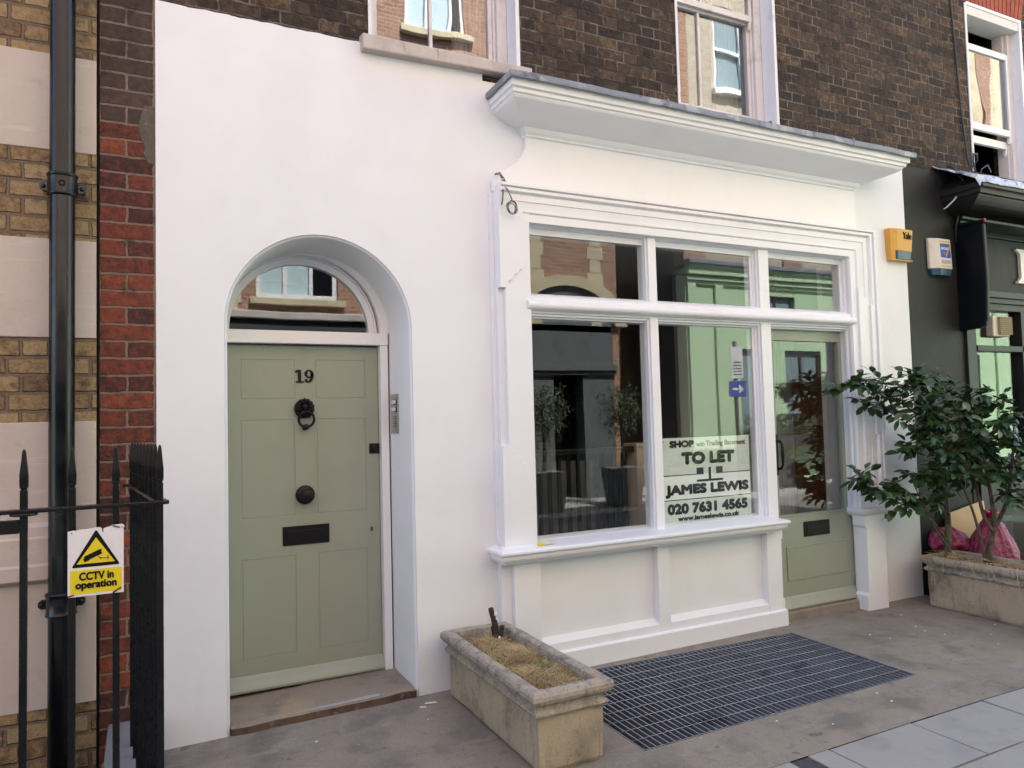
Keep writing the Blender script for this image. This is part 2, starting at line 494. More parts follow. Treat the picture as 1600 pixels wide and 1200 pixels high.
M['planter'] = mat('weathered_cast_stone', (0.40, 0.335, 0.235), 0.85,
                   layers=((3.5, (0.30, 0.255, 0.18), 0.42, 0.66), ((30, 30, 2.5), (0.22, 0.19, 0.145), 0.55, 0.72, 4, 0.8), (16, (0.44, 0.33, 0.17), 0.55, 0.70, 4, 0.6), ((4, 4, 3), (0.085, 0.077, 0.065), 0.50, 0.70, 8, 0.85), (38, (0.12, 0.105, 0.085), 0.58, 0.72, 4, 0.6), (60, (0.52, 0.45, 0.35), 0.62, 0.72, 3, 0.6)),
                   bumps=((45, 0.5, 0.008), (10, 0.35, 0.012), (160, 0.35, 0.003)))
M['rimstone'] = mat('lichened_cast_stone_rim', (0.36, 0.315, 0.25), 0.88,
                    layers=((13, (0.17, 0.16, 0.145), 0.42, 0.66, 8, 0.75), (42, (0.085, 0.08, 0.075), 0.54, 0.66, 5, 0.6), (30, (0.50, 0.45, 0.38), 0.56, 0.68, 6, 0.7), (5, (0.38, 0.30, 0.19), 0.52, 0.66, 4, 0.7)),
                    bumps=((40, 0.6, 0.009), (12, 0.4, 0.014), (140, 0.35, 0.003)))
M['soil'] = mat('dry_soil', (0.11, 0.08, 0.05), 0.95, layers=((20, (0.05, 0.036, 0.025), 0.45, 0.6),), bumps=((25, 0.9, 0.03),))
M['step'] = mat('worn_stone_step', (0.25, 0.215, 0.17), 0.8, layers=((5, (0.19, 0.165, 0.14), 0.45, 0.62), (2.2, (0.33, 0.26, 0.165), 0.52, 0.68), (22, (0.36, 0.33, 0.29), 0.62, 0.7, 4, 0.5)), bumps=((30, 0.35, 0.006), (6, 0.3, 0.012)))
M['stepface'] = mat('grimy_stone_riser', (0.125, 0.085, 0.058), 0.9, layers=((9, (0.07, 0.05, 0.036), 0.45, 0.62), (14, (0.22, 0.17, 0.13), 0.58, 0.68)), bumps=((30, 0.5, 0.01), (8, 0.4, 0.02)))
M['paint_drip'] = mat('grey_paint_splash', (0.33, 0.34, 0.32), 0.6, bumps=((30, 0.3, 0.003),))
M['concrete'] = mat('stained_concrete_paving', (0.24, 0.208, 0.165), 0.8,
                    layers=((1.1, (0.27, 0.228, 0.172), 0.42, 0.64), (2.6, (0.14, 0.125, 0.104), 0.46, 0.68, 8, 0.85), ((2, 9, 4), (0.30, 0.275, 0.24), 0.56, 0.70, 7, 0.6), (0.7, (0.15, 0.135, 0.11), 0.55, 0.7, 6, 0.7), (16, (0.15, 0.138, 0.118), 0.56, 0.70, 6, 0.6), (34, (0.29, 0.265, 0.23), 0.60, 0.72, 4, 0.5), (42, (0.48, 0.46, 0.43), 0.735, 0.77, 2, 0.9), (110, (0.11, 0.10, 0.09), 0.56, 0.70, 2, 0.6), (9, (0.085, 0.078, 0.07), 0.745, 0.76, 1, 0.6)),
                    bumps=((50, 0.5, 0.005), (5, 0.3, 0.012), (170, 0.5, 0.003)), rough_var=0.12)
M['slab'] = mat('grey_paving_slab', (0.30, 0.292, 0.275), 0.75, layers=((3, (0.255, 0.25, 0.24), 0.45, 0.65), (18, (0.36, 0.355, 0.34), 0.6, 0.72, 4, 0.5), (60, (0.2, 0.2, 0.2), 0.66, 0.74, 2, 0.5), (7, (0.23, 0.225, 0.22), 0.6, 0.75, 5, 0.6)), bumps=((70, 0.25, 0.002), (6, 0.2, 0.006)))
M['farslab'] = mat('pale_paving', (0.36, 0.355, 0.34), 0.75, layers=((3, (0.30, 0.295, 0.285), 0.45, 0.65),), bumps=((40, 0.2, 0.003),))
M['joint'] = mat('paving_joint_sand', (0.06, 0.055, 0.05), 0.95, bumps=((60, 0.5, 0.004),))
M['tarmac'] = mat('tarmac', (0.045, 0.046, 0.05), 0.85, layers=((90, (0.12, 0.12, 0.125), 0.6, 0.7, 2),), bumps=((120, 0.7, 0.004),))
M['road'] = mat('worn_asphalt', (0.19, 0.187, 0.182), 0.9, layers=((3, (0.15, 0.15, 0.15), 0.45, 0.65), (90, (0.2, 0.2, 0.2), 0.6, 0.7, 2)), bumps=((120, 0.5, 0.004),))
M['grate'] = mat('galvanised_grating', (0.20, 0.215, 0.245), 0.5, metal=0.4, layers=((2.2, (0.25, 0.27, 0.295), 0.5, 0.68, 5, 0.8), (6, (0.10, 0.105, 0.115), 0.55, 0.7), (40, (0.36, 0.37, 0.385), 0.68, 0.76, 3, 0.7)), bumps=((60, 0.3, 0.002),))
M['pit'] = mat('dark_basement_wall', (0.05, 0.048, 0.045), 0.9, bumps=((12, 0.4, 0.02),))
M['kerbgrey'] = mat('grey_painted_kerb', (0.17, 0.172, 0.176), 0.6, layers=((8, (0.17, 0.17, 0.175), 0.5, 0.68),), bumps=((20, 0.3, 0.006),))
M['charcoal'] = mat('charcoal_masonry_paint', (0.0155, 0.0165, 0.0150), 0.6, spec=0.3, layers=((2.2, (0.022, 0.0225, 0.021), 0.45, 0.68), ((9, 9, 2.5), (0.009, 0.0095, 0.010), 0.55, 0.72), (70, (0.3, 0.3, 0.3), 0.775, 0.79, 2, 0.7)), bumps=((9, 0.25, 0.012), (60, 0.25, 0.003)))
M['charcoalwood'] = mat('charcoal_painted_joinery', (0.012, 0.0125, 0.0118), 0.42, spec=0.3, layers=((4, (0.018, 0.018, 0.017), 0.45, 0.7),), bumps=((8, 0.2, 0.006),))
M['navy'] = mat('dark_navy_gloss', (0.003, 0.0038, 0.0065), 0.4, spec=0.2, bumps=((5, 0.15, 0.01),))
M['yellow'] = mat('yellow_plastic', (0.60, 0.315, 0.045), 0.45, layers=((8, (0.52, 0.28, 0.05), 0.5, 0.7),), bumps=((40, 0.08, 0.001),))
M['bluelens'] = mat('blue_lens_plastic', (0.03, 0.075, 0.125), 0.25, bumps=((30, 0.1, 0.002),))
M['cream'] = mat('cream_plastic', (0.62, 0.585, 0.49), 0.5, layers=((6, (0.52, 0.49, 0.40), 0.5, 0.7),), bumps=((40, 0.08, 0.001),))
M['stickerblue'] = mat('blue_sticker', (0.025, 0.075, 0.36), 0.4, bumps=((30, 0.05, 0.001),))
M['amber'] = mat('amber_print', (0.62, 0.36, 0.05), 0.5, bumps=((30, 0.05, 0.001),))
M['red'] = mat('dark_red_paint', (0.25, 0.02, 0.02), 0.5, bumps=((30, 0.05, 0.001),))
M['ink'] = mat('black_print', (0.005, 0.005, 0.005), 0.5, spec=0.2, bumps=((30, 0.05, 0.001),))
M['greyprint'] = mat('grey_purple_print', (0.36, 0.34, 0.40), 0.5, bumps=((30, 0.05, 0.001),))
M['whiteprint'] = mat('white_print', (0.75, 0.75, 0.73), 0.5, bumps=((30, 0.05, 0.001),))
M['signwhite'] = mat('white_sign_board', (0.74, 0.72, 0.72), 0.45, layers=((14, (0.66, 0.63, 0.62), 0.55, 0.75),), bumps=((20, 0.06, 0.003),))
M['signyellow'] = mat('yellow_sign_print', (0.72, 0.58, 0.012), 0.45, layers=((14, (0.64, 0.5, 0.02), 0.55, 0.75),), bumps=((20, 0.06, 0.002),))
M['boardgreen'] = mat('pale_green_grey_board', (0.64, 0.70, 0.665), 0.5, bumps=((20, 0.06, 0.002),))
M['boardwhite'] = mat('pale_board', (0.86, 0.89, 0.90), 0.5, bumps=((20, 0.06, 0.002),))
M['maroon'] = mat('maroon_print', (0.16, 0.05, 0.06), 0.5, bumps=((20, 0.06, 0.002),))
M['wire'] = mat('dark_cable', (0.025, 0.024, 0.024), 0.5, bumps=((60, 0.1, 0.001),))
M['greywire'] = mat('paint_flecked_cable', (0.10, 0.095, 0.09), 0.5, layers=((50, (0.6, 0.6, 0.58), 0.55, 0.6),), bumps=((60, 0.2, 0.001),))
M['whitewire'] = mat('white_cable', (0.5, 0.5, 0.48), 0.5, bumps=((60, 0.2, 0.001),))
M['leaf'] = mat('glossy_dark_leaf', (0.028, 0.066, 0.020), 0.34, spec=0.4, layers=((7, (0.048, 0.10, 0.028), 0.45, 0.62), (4, (0.016, 0.042, 0.016), 0.5, 0.66), (11, (0.13, 0.125, 0.035), 0.66, 0.74), (13, (0.14, 0.075, 0.03), 0.725, 0.76)), bumps=((60, 0.2, 0.004),))
M['bark'] = mat('brown_bark', (0.10, 0.075, 0.05), 0.9, layers=((20, (0.045, 0.033, 0.024), 0.45, 0.6),), bumps=(((50, 50, 12), 0.7, 0.006),))
M['greenstem'] = mat('grey_green_bark', (0.11, 0.10, 0.055), 0.85, layers=((20, (0.05, 0.045, 0.028), 0.45, 0.6),), bumps=(((50, 50, 12), 0.5, 0.005),))
M['stump'] = mat('dark_dead_wood', (0.045, 0.034, 0.026), 0.9, layers=((30, (0.02, 0.015, 0.012), 0.45, 0.6), (9, (0.10, 0.08, 0.06), 0.6, 0.68)), bumps=(((50, 50, 12), 0.8, 0.006),))
M['fleckwhite'] = mat('white_paint_fleck', (0.78, 0.78, 0.77), 0.5, bumps=((30, 0.1, 0.002),))
M['straw'] = mat('dry_straw_grass', (0.50, 0.37, 0.175), 0.8, layers=((9, (0.36, 0.25, 0.11), 0.45, 0.65), (5, (0.60, 0.47, 0.255), 0.5, 0.66), (3.1, (0.16, 0.15, 0.05), 0.57, 0.66)), bumps=((60, 0.1, 0.001),))
M['bag'] = mat('pink_bin_bag', (0.33, 0.05, 0.125), 0.32, layers=((5, (0.22, 0.03, 0.10), 0.45, 0.65), (9, (0.45, 0.10, 0.16), 0.58, 0.7)), bumps=((11, 0.9, 0.05), (32, 0.6, 0.015)))
M['bagtie'] = mat('crimson_bag_tie', (0.45, 0.02, 0.08), 0.35, bumps=((30, 0.5, 0.01),))
M['card'] = mat('cream_cardboard', (0.62, 0.45, 0.27), 0.8, layers=((5, (0.54, 0.38, 0.21), 0.5, 0.7),), bumps=((30, 0.1, 0.002),))
M['clear'] = glass_mat('clear_plastic', (0.86, 0.88, 0.87), 0.004, 9.0, 0.06)
M['glass'] = glass_mat('window_glass', (0.97, 0.985, 0.97), 0.0006, 1.6, 0.045)
M['oldglass'] = glass_mat('wavy_old_glass', (0.93, 0.95, 0.95), 0.0020, 2.6, 0.125)
M['fanglass'] = glass_mat('fanlight_glass', (0.9, 0.92, 0.92), 0.0006, 2.0, 0.06)
M['room'] = mat('shop_interior_plaster', (0.30, 0.29, 0.275), 0.9, layers=((2, (0.24, 0.23, 0.22), 0.45, 0.65),), bumps=((10, 0.1, 0.004),))
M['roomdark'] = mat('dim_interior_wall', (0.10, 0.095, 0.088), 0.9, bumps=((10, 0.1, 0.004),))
M['stairwall'] = mat('shadowed_stair_plaster', (0.15, 0.135, 0.118), 0.9, layers=((3, (0.12, 0.108, 0.095), 0.45, 0.65),), bumps=((10, 0.1, 0.004),))  # mottled grey-brown plaster, a little lighter than the shop walls
M['roomgrey'] = mat('grey_interior_paint', (0.42, 0.41, 0.40), 0.7, bumps=((10, 0.1, 0.004),))
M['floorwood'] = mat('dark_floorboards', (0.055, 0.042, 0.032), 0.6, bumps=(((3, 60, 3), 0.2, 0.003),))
M['browndoor'] = mat('brown_wooden_door', (0.20, 0.085, 0.03), 0.5, layers=(((10, 10, 1.2), (0.13, 0.052, 0.02), 0.45, 0.65),), bumps=(((40, 40, 5), 0.2, 0.002),))
M['radiator'] = mat('white_radiator_enamel', (0.62, 0.61, 0.58), 0.4, bumps=((10, 0.05, 0.002),))
M['newel'] = mat('beige_newel_paint', (0.50, 0.44, 0.36), 0.6, bumps=((20, 0.1, 0.002),))
M['curtain'] = mat('cream_curtain', (0.34, 0.325, 0.29), 0.9, layers=(((8, 8, 0.6), (0.27, 0.255, 0.225), 0.45, 0.6),), bumps=((40, 0.1, 0.002),))
# the far side of the street, seen in the glass
M['redbrick'] = brick_mat('orange_red_brick', 0.222, 0.112, 0.078, 0.010, [(0.0, (0.22, 0.105, 0.07)), (0.4, (0.33, 0.165, 0.105)), (0.8, (0.40, 0.215, 0.14)), (1.0, (0.44, 0.26, 0.18))], (0.42, 0.37, 0.30), bump=0.4, dist=0.005)
M['palebrick'] = brick_mat('pale_cream_brick', 0.222, 0.112, 0.078, 0.010, [(0.0, (0.36, 0.29, 0.20)), (0.5, (0.47, 0.40, 0.29)), (1.0, (0.55, 0.47, 0.36))], (0.5, 0.46, 0.38), bump=0.4, dist=0.005)
M['brownbrick'] = brick_mat('brown_brick', 0.222, 0.112, 0.078, 0.010, [(0.0, (0.07, 0.045, 0.032)), (0.5, (0.12, 0.07, 0.045)), (1.0, (0.2, 0.11, 0.06))], (0.11, 0.09, 0.07), bump=0.4, dist=0.005)
M['quoin'] = mat('cream_quoin_stone', (0.58, 0.50, 0.33), 0.8, layers=((3, (0.5, 0.42, 0.28), 0.45, 0.65),), bumps=((20, 0.2, 0.005),))
M['mint'] = mat('pale_green_stucco', (0.48, 0.66, 0.41), 0.75, layers=((2, (0.44, 0.61, 0.38), 0.45, 0.65),), bumps=((20, 0.2, 0.004),))
M['darkgrey'] = mat('dark_grey_shop_paint', (0.05, 0.055, 0.055), 0.5, bumps=((20, 0.2, 0.004),))
M['midgrey'] = mat('slate_grey_render', (0.115, 0.125, 0.125), 0.7, layers=((3, (0.09, 0.10, 0.10), 0.45, 0.65),), bumps=((20, 0.2, 0.004),))
M['blindblue'] = mat('grey_blue_window_blind', (0.20, 0.28, 0.30), 0.5, bumps=((20, 0.1, 0.002),))  # flat grey-blue colour of the far panes
M['blindpale'] = mat('pale_blue_window_blind', (0.48, 0.60, 0.63), 0.5, bumps=((20, 0.1, 0.002),))  # pale colour paints the sky's reflection into the far panes
M['zinc'] = mat('grey_planter_zinc', (0.16, 0.175, 0.17), 0.6, bumps=((20, 0.2, 0.004),))
M['olive'] = mat('olive_leaf', (0.10, 0.115, 0.06), 0.6, layers=((5, (0.06, 0.075, 0.04), 0.45, 0.65),), bumps=((60, 0.1, 0.002),))
M['hedge'] = mat('hedge_leaf', (0.055, 0.085, 0.025), 0.6, layers=((5, (0.03, 0.05, 0.018), 0.45, 0.65), (3, (0.14, 0.12, 0.03), 0.6, 0.7)), bumps=((60, 0.1, 0.002),))
M['kerbstone'] = mat('granite_kerb', (0.30, 0.295, 0.29), 0.8, layers=((60, (0.15, 0.15, 0.15), 0.55, 0.65, 2),), bumps=((60, 0.3, 0.003),))
M['roofing'] = mat('grey_roofing', (0.12, 0.12, 0.13), 0.8, bumps=((10, 0.2, 0.01),))

# ------------------------------------------------------------------ ground
GX = [-12, 0, 2.5, 4.3, 5.5, 8, 30]
GZ = [-0.05, 0.02, 0.05, 0.058, 0.04, 0.03, 0.0]
def gz(x, y):
    for i in range(len(GX) - 1):
        if x <= GX[i + 1] or i == len(GX) - 2:
            t = min(max((x - GX[i]) / (GX[i + 1] - GX[i]), 0), 1)
            return GZ[i] + (GZ[i + 1] - GZ[i]) * t + 0.015 * max(min(y, 0.5), -3.0)

def sheet(name, xs, ys, inside, fz, mt, kind='structure', thick=0.0):
    mb = MB()
    xs = sorted(set(xs)); ys = sorted(set(ys))
    for i in range(len(xs) - 1):
        for j in range(len(ys) - 1):
            if inside((xs[i] + xs[i + 1]) / 2, (ys[j] + ys[j + 1]) / 2): continue
            q = [(xs[i], ys[j]), (xs[i + 1], ys[j]), (xs[i + 1], ys[j + 1]), (xs[i], ys[j + 1])]
            mb.add([(a, b, fz(a, b)) for a, b in q], [(0, 1, 2, 3)])
    o = mb.build(name, mt, loc=(0, 0, 0))
    return tag(o, kind=kind)

# grating pit and lightwell are holes in the forecourt
GX0, GX1, GY0 = 2.17, 4.205, -1.222
gyb = lambda x: -0.135 - (x - 2.17) * 0.054
xs = [-0.21, 0.07, 1, 1.8, GX0, 3.2, GX1, 4.8, 5.5, 6.5, 8, 12, 20, 30]
ys = [0.42, 0.1, -0.14, -0.26, -0.7, GY0, -1.64]
mb = MB()
def gquad(a, b, c, d): mb.add([(p[0], p[1], gz(*p)) for p in (a, b, c, d)], [(0, 1, 2, 3)])
for i in range(len(xs) - 1):
    x0, x1 = xs[i], xs[i + 1]
    if GX0 - 1e-6 <= x0 < GX1 - 1e-6:
        gquad((x0, gyb(x0)), (x1, gyb(x1)), (x1, 0.42), (x0, 0.42))
        gquad((x0, -1.64), (x1, -1.64), (x1, GY0), (x0, GY0))
    else:
        gquad((x0, -1.64), (x1, -1.64), (x1, 0.42), (x0, 0.42))
gquad((-12, -1.64), (-0.21, -1.64), (-0.21, -1.30), (-12, -1.30))
forecourt = tag(mb.build('pavement', M['concrete'], loc=(0, 0, 0)), kind='structure')

# slabs: each laid with an open joint over a dark bed
random.seed(5)
mb = MB()
jx0 = 3.563
g = 0.0055
patch = (2.692, 2.806)
def slab(x0, x1, y0, y1):
    dz = random.uniform(-0.0015, 0.0015)
    tx, ty = random.uniform(-.002, .002), random.uniform(-.002, .002)
    b, t = [], []
    for (x, y, sx, sy) in ((x0, y0, -1, -1), (x1, y0, 1, -1), (x1, y1, 1, 1), (x0, y1, -1, 1)):
        z = gz(x, y) + dz + tx * sx + ty * sy
        b.append((x, y, z - 0.05)); t.append((x, y, z))
    mb.hexa(b, t)
for row in range(4):
    y1 = -1.645 - row * 0.402
    y0 = y1 - 0.402 + g * 2
    off = 0.0 if row % 2 == 0 else 0.32
    for i in range(-12, 20):
        x0 = jx0 + i * 0.605 + off - (0.0 if row else 0)
        x1 = x0 + 0.605 - g * 2
        if row == 0 and i == -2:
            slab(x0, patch[0] - 0.004, y0, y1)
            slab(patch[1] + 0.004, x1, y0, y1)
            slab(patch[0], patch[1], y0, y1 - 0.125)
        else:
            slab(x0, x1, y0, y1)
tag(mb.build('paving_slabs', M['slab'], loc=(0, 0, 0), bevel=0.003, seg=2), kind='structure')
mb = MB()
for x0, x1 in ((-12, 0), (0, 2.5), (2.5, 4.3), (4.3, 5.5), (5.5, 8), (8, 30)):
    mb.add([(x, y, gz(x, y) - 0.012) for x, y in ((x0, -3.25), (x1, -3.25), (x1, -1.635), (x0, -1.635))], [(0, 1, 2, 3)])
tag(mb.build('paving_bed', M['joint'], loc=(0, 0, 0)), kind='structure')
mb = MB()
mb.hexa([(x, y, gz(x, y) - 0.03) for x, y in ((patch[0], -1.763), (patch[1], -1.763), (patch[1], -1.648), (patch[0], -1.648))],
        [(x, y, gz(x, y) - 0.001) for x, y in ((patch[0], -1.763), (patch[1], -1.763), (patch[1], -1.648), (patch[0], -1.648))])
tag(mb.build('tarmac_patch', M['tarmac'], loc=(0, 0, 0), bevel=0.002), kind='structure')
mb = MB()
mb.box(-30, 40, -3.42, -3.26, -0.2, -0.04)
mb.box(-30, 40, -6.78, -6.62, -0.2, -0.02)
tag(mb.build('kerb', M['kerbstone'], loc=(0, 0, 0), bevel=0.01), kind='structure')
mb = MB(); mb.add([(-60, -6.7, -0.13), (80, -6.7, -0.13), (80, -3.3, -0.13), (-60, -3.3, -0.13)], [(0, 1, 2, 3)])
tag(mb.build('road', M['road'], loc=(0, 0, 0)), kind='structure')
mb = MB(); mb.add([(-60, -14, -0.02), (80, -14, -0.02), (80, -6.77, -0.02), (-60, -6.77, -0.02)], [(0, 1, 2, 3)])
tag(mb.build('far_pavement', M['farslab'], loc=(0, 0, 0)), kind='structure')
mb = MB(); mb.add([(-200, -200, -2.6), (200, -200, -2.6), (200, 200, -2.6), (-200, 200, -2.6)], [(0, 1, 2, 3)])
tag(mb.build('ground', M['pit'], loc=(0, 0, 0)), kind='structure')

# pit below the grating, lightwell beside the left house
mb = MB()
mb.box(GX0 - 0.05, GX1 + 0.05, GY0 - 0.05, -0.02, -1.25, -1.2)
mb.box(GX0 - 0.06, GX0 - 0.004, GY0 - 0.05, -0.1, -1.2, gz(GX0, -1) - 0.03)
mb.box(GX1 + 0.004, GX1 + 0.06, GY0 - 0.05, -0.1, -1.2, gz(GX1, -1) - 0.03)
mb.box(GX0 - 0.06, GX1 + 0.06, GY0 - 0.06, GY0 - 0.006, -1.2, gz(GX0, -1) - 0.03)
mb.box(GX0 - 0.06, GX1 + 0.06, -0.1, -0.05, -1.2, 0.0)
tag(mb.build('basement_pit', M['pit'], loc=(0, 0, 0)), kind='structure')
mb = MB()
mb.box(-8, -0.2, -1.32, -1.27, -2.5, gz(-1, -1.3) - 0.01)
mb.box(-0.215, -0.17, -1.27, -0.001, -2.5, -0.02)
mb.box(-8, -0.2, -1.3, 0.0, -2.5, -2.4)
tag(mb.build('lightwell', M['pit'], loc=(0, 0, 0)), kind='structure')

# ------------------------------------------------------------------ the white house
house = thing('white_house', (0, 0, 0), 'white rendered terrace house with a green arched doorway, a shopfront and brown brick above', 'house')

# rendered ground-floor wall with its arched doorway
AX0, AX1, ACX, AR, ASZ = 0.385, 1.418, 0.9015, 0.5165, 2.225
mb = MB()
WL, WR = 0.036, 6.055
def topz(x):
    if x <= 1.1401: return 3.950 + 0.002 * math.sin(x * 23) + 0.002 * math.sin(x * 51) + 0.004 * noise.noise(Vector((x * 30, 3, 1)))
    if x < 1.946: return 3.915
    return 3.86
n_arc = 48
def door_ring(grow, y):
    """outline of the doorway, grown outwards; soft plaster arris in front, splayed reveal behind"""
    pts = arc(ACX, ASZ, AR + grow, 180, 0, n_arc)
    return [(AX0 - grow, y, -0.03)] + [(p[0], y, p[1]) for p in pts] + [(AX1 + grow, y, -0.03)]
rings = [door_ring(0.016, 0.0), door_ring(0.0085, 0.0025), door_ring(0.003, 0.009), door_ring(0.0, 0.02)]
def back(p): return (ACX + 0.006 + (p[0] - ACX) * 0.945 if p[0] > ACX else p[0], 0.36, p[2] if p[2] < ASZ else ASZ + (p[2] - ASZ) * 0.96)
rings.append([back(p) for p in rings[-1]])
k = len(rings[0])
mb.add([p for r_ in rings for p in r_], [(q * k + i, q * k + i + 1, (q + 1) * k + i + 1, (q + 1) * k + i) for q in range(len(rings) - 1) for i in range(k - 1)], 0, True)
ring0 = rings[0]
XA = [p[0] for p in ring0[1:-1]]
grid_l = [WL + (ring0[0][0] - WL) * i / 8 for i in range(9)]
def vquad(x0, x1, za0, za1, zb0, zb1): mb.add([(x0, 0, za0), (x1, 0, za1), (x1, 0, zb1), (x0, 0, zb0)], [(0, 1, 2, 3)])
for a, b in zip(grid_l[:-1], grid_l[1:]):
    vquad(a, b, -0.03, -0.03, ASZ, ASZ); vquad(a, b, ASZ, ASZ, topz(a), topz(b))
for i in range(1, len(ring0) - 2):
    p, q = ring0[i], ring0[i + 1]
    vquad(p[0], q[0], p[2], q[2], topz(p[0]), topz(q[0]))
xr0 = ring0[-1][0]
for a, b in ((xr0, 1.7), (1.7, 1.945), (1.945, 2.10)):
    vquad(a, b, -0.03, -0.03, ASZ, ASZ); vquad(a, b, ASZ, ASZ, 3.07, 3.07); vquad(a, b, 3.07, 3.07, topz(a + .001), topz(b - .001))
for a, b in ((2.10, 3.0), (3.0, 4.0), (4.0, 5.30)): vquad(a, b, 3.07, 3.07, topz(a), topz(b))
for a, b in ((5.30, 5.7), (5.7, WR)):
    vquad(a, b, -0.03, -0.03, 3.07, 3.07); vquad(a, b, 3.07, 3.07, topz(a), topz(b))
# edge thickness: left, right and along the top
mb.add([(WL, 0, -.03), (WL, 0, topz(WL)), (WL, .05, topz(WL)), (WL, .05, -.03)], [(3, 2, 1, 0)])
mb.add([(WR, 0, -.03), (WR, 0, 3.86), (WR, .05, 3.86), (WR, .05, -.03)], [(0, 1, 2, 3)])
tx = grid_l + XA
for a, b in zip(tx[:-1], tx[1:]):
    if b < 1.141: mb.add([(a, 0, topz(a)), (b, 0, topz(b)), (b, .05, topz(b)), (a, .05, topz(a))], [(0, 1, 2, 3)])
mb.add([(5.3, 0, 3.86), (WR, 0, 3.86), (WR, .05, 3.86), (5.3, .05, 3.86)], [(0, 1, 2, 3)])
mb.box(WL, AX0 - 0.03, 0.30, 0.35, -0.03, 3.8)
mb.box(AX1 + 0.02, 2.08, 0.30, 0.35, -0.03, 3.8)
mb.box(5.32, 6.05, 0.30, 0.35, -0.03, 3.8)
mb.build('wall', M['render'], house, weld=True)

# brick storeys above
W1 = (1.205, 2.222, 3.985, 5.66)
W2 = (3.565, 4.578, 3.975, 5.66)
def in_w(cx, cz): return any(w[0] < cx < w[1] and w[2] < cz < w[3] for w in (W1, W2)) or (cx < AX1 + 0.6 and cz < 2.95)
mb = MB()
mb.holes([0.04, W1[0], W1[1], W2[0], W2[1], 6.055], [3.2, W1[2], W2[2], W1[3], 11.0], in_w, 0.02, 0.34)
mb.build('brick_wall', M['darkbrick'], house)
mb = MB(); mb.box(-10, 12.2, 0.0, 9, 11.0, 11.2); mb.box(-10, 12.2, 8.8, 9, -0.1, 11.0)  # unseen roof, back and end walls, added to block the sun
mb.box(-10.2, -10, 0, 9, -.1, 11.2); mb.box(12.2, 12.4, 0, 9, -.1, 11.2)
mb.build('roof', M['roofing'], house)

def sash_window(W, name, z_meet, glaze_x, glass, parent, sill=None, behind='dark'):
    x0, x1, z0, z1 = W
    fr = MB()
    t = 0.016
    # painted lining of the opening
    fr.box(x0 - 0.004, x0 + t, 0.013, 0.145, z0, z1)
    fr.box(x1 - t, x1 + 0.012, 0.013, 0.145, z0, z1)
    fr.box(x0 + t, x1 - t, 0.013, 0.145, z1 - t, z1 + 0.004)
    lining = fr.build('window_reveal', M['reveal'], parent)
    f = MB()
    a, b = x0 + t, x1 - t
    f.box(a, a + 0.05, 0.145, 0.235, z0, z1 - t)
    f.box(b - 0.075, b, 0.145, 0.235, z0, z1 - t)
    f.box(b - 0.093, b - 0.075, 0.17, 0.235, z0, z1 - t)
    f.box(a + 0.05, b - 0.075, 0.145, 0.235, z1 - t - 0.06, z1 - t)
    f.hexa([(a, 0.06, z0 - 0.01), (b, 0.06, z0 - 0.01), (b, 0.24, z0 - 0.01), (a, 0.24, z0 - 0.01)],
           [(a, 0.06, z0 + 0.008), (b, 0.06, z0 + 0.008), (b, 0.24, z0 + 0.05), (a, 0.24, z0 + 0.05)])
    fo = f.build('window_frame', M['oldwhite'], parent, bevel=0.004)
    s = MB()
    c, d = a + 0.052, b - 0.094
    s.box(c, c + 0.03, 0.185, 0.222, z0 + 0.05, z_meet)
    s.box(d - 0.03, d, 0.185, 0.222, z0 + 0.05, z_meet)
    s.box(c + 0.03, d - 0.03, 0.185, 0.222, z0 + 0.05, z0 + 0.125)
    s.box(c + 0.03, d - 0.03, 0.185, 0.222, z_meet - 0.035, z_meet)
    for gx in glaze_x: s.box(gx - 0.011, gx + 0.011, 0.187, 0.22, z0 + 0.125, z_meet - 0.035)
    so = s.build('sash', M['oldwhite'], parent, bevel=0.003)
    u = MB()
    u.box(c, c + 0.03, 0.147, 0.182, z_meet - 0.02, z1 - t - 0.06)
    u.box(d - 0.03, d, 0.147, 0.182, z_meet - 0.02, z1 - t - 0.06)
    u.box(c + 0.03, d - 0.03, 0.147, 0.182, z_meet - 0.02, z_meet + 0.03)
    u.box(c + 0.03, d - 0.03, 0.147, 0.182, z1 - t - 0.11, z1 - t - 0.06)
    for gx in glaze_x: u.box(gx - 0.011, gx + 0.011, 0.149, 0.18, z_meet + 0.03, z1 - t - 0.11)
    for hx in (c, d - 0.03):     # horns
        u.prism([(0.149, z_meet - 0.02), (0.18, z_meet - 0.02), (0.18, z_meet - 0.06), (0.17, z_meet - 0.085), (0.155, z_meet - 0.07)], 'x', hx, hx + 0.03)
    uo = u.build('sash', M['oldwhite'], parent, bevel=0.003)
    g1 = MB(); g1.box(c + 0.02, d - 0.02, 0.203, 0.207, z0 + 0.11, z_meet - 0.02); g1.build('pane', glass, so)
    g2 = MB(); g2.box(c + 0.02, d - 0.02, 0.163, 0.167, z_meet + 0.02, z1 - t - 0.08); g2.build('pane', glass, uo)
    return fo

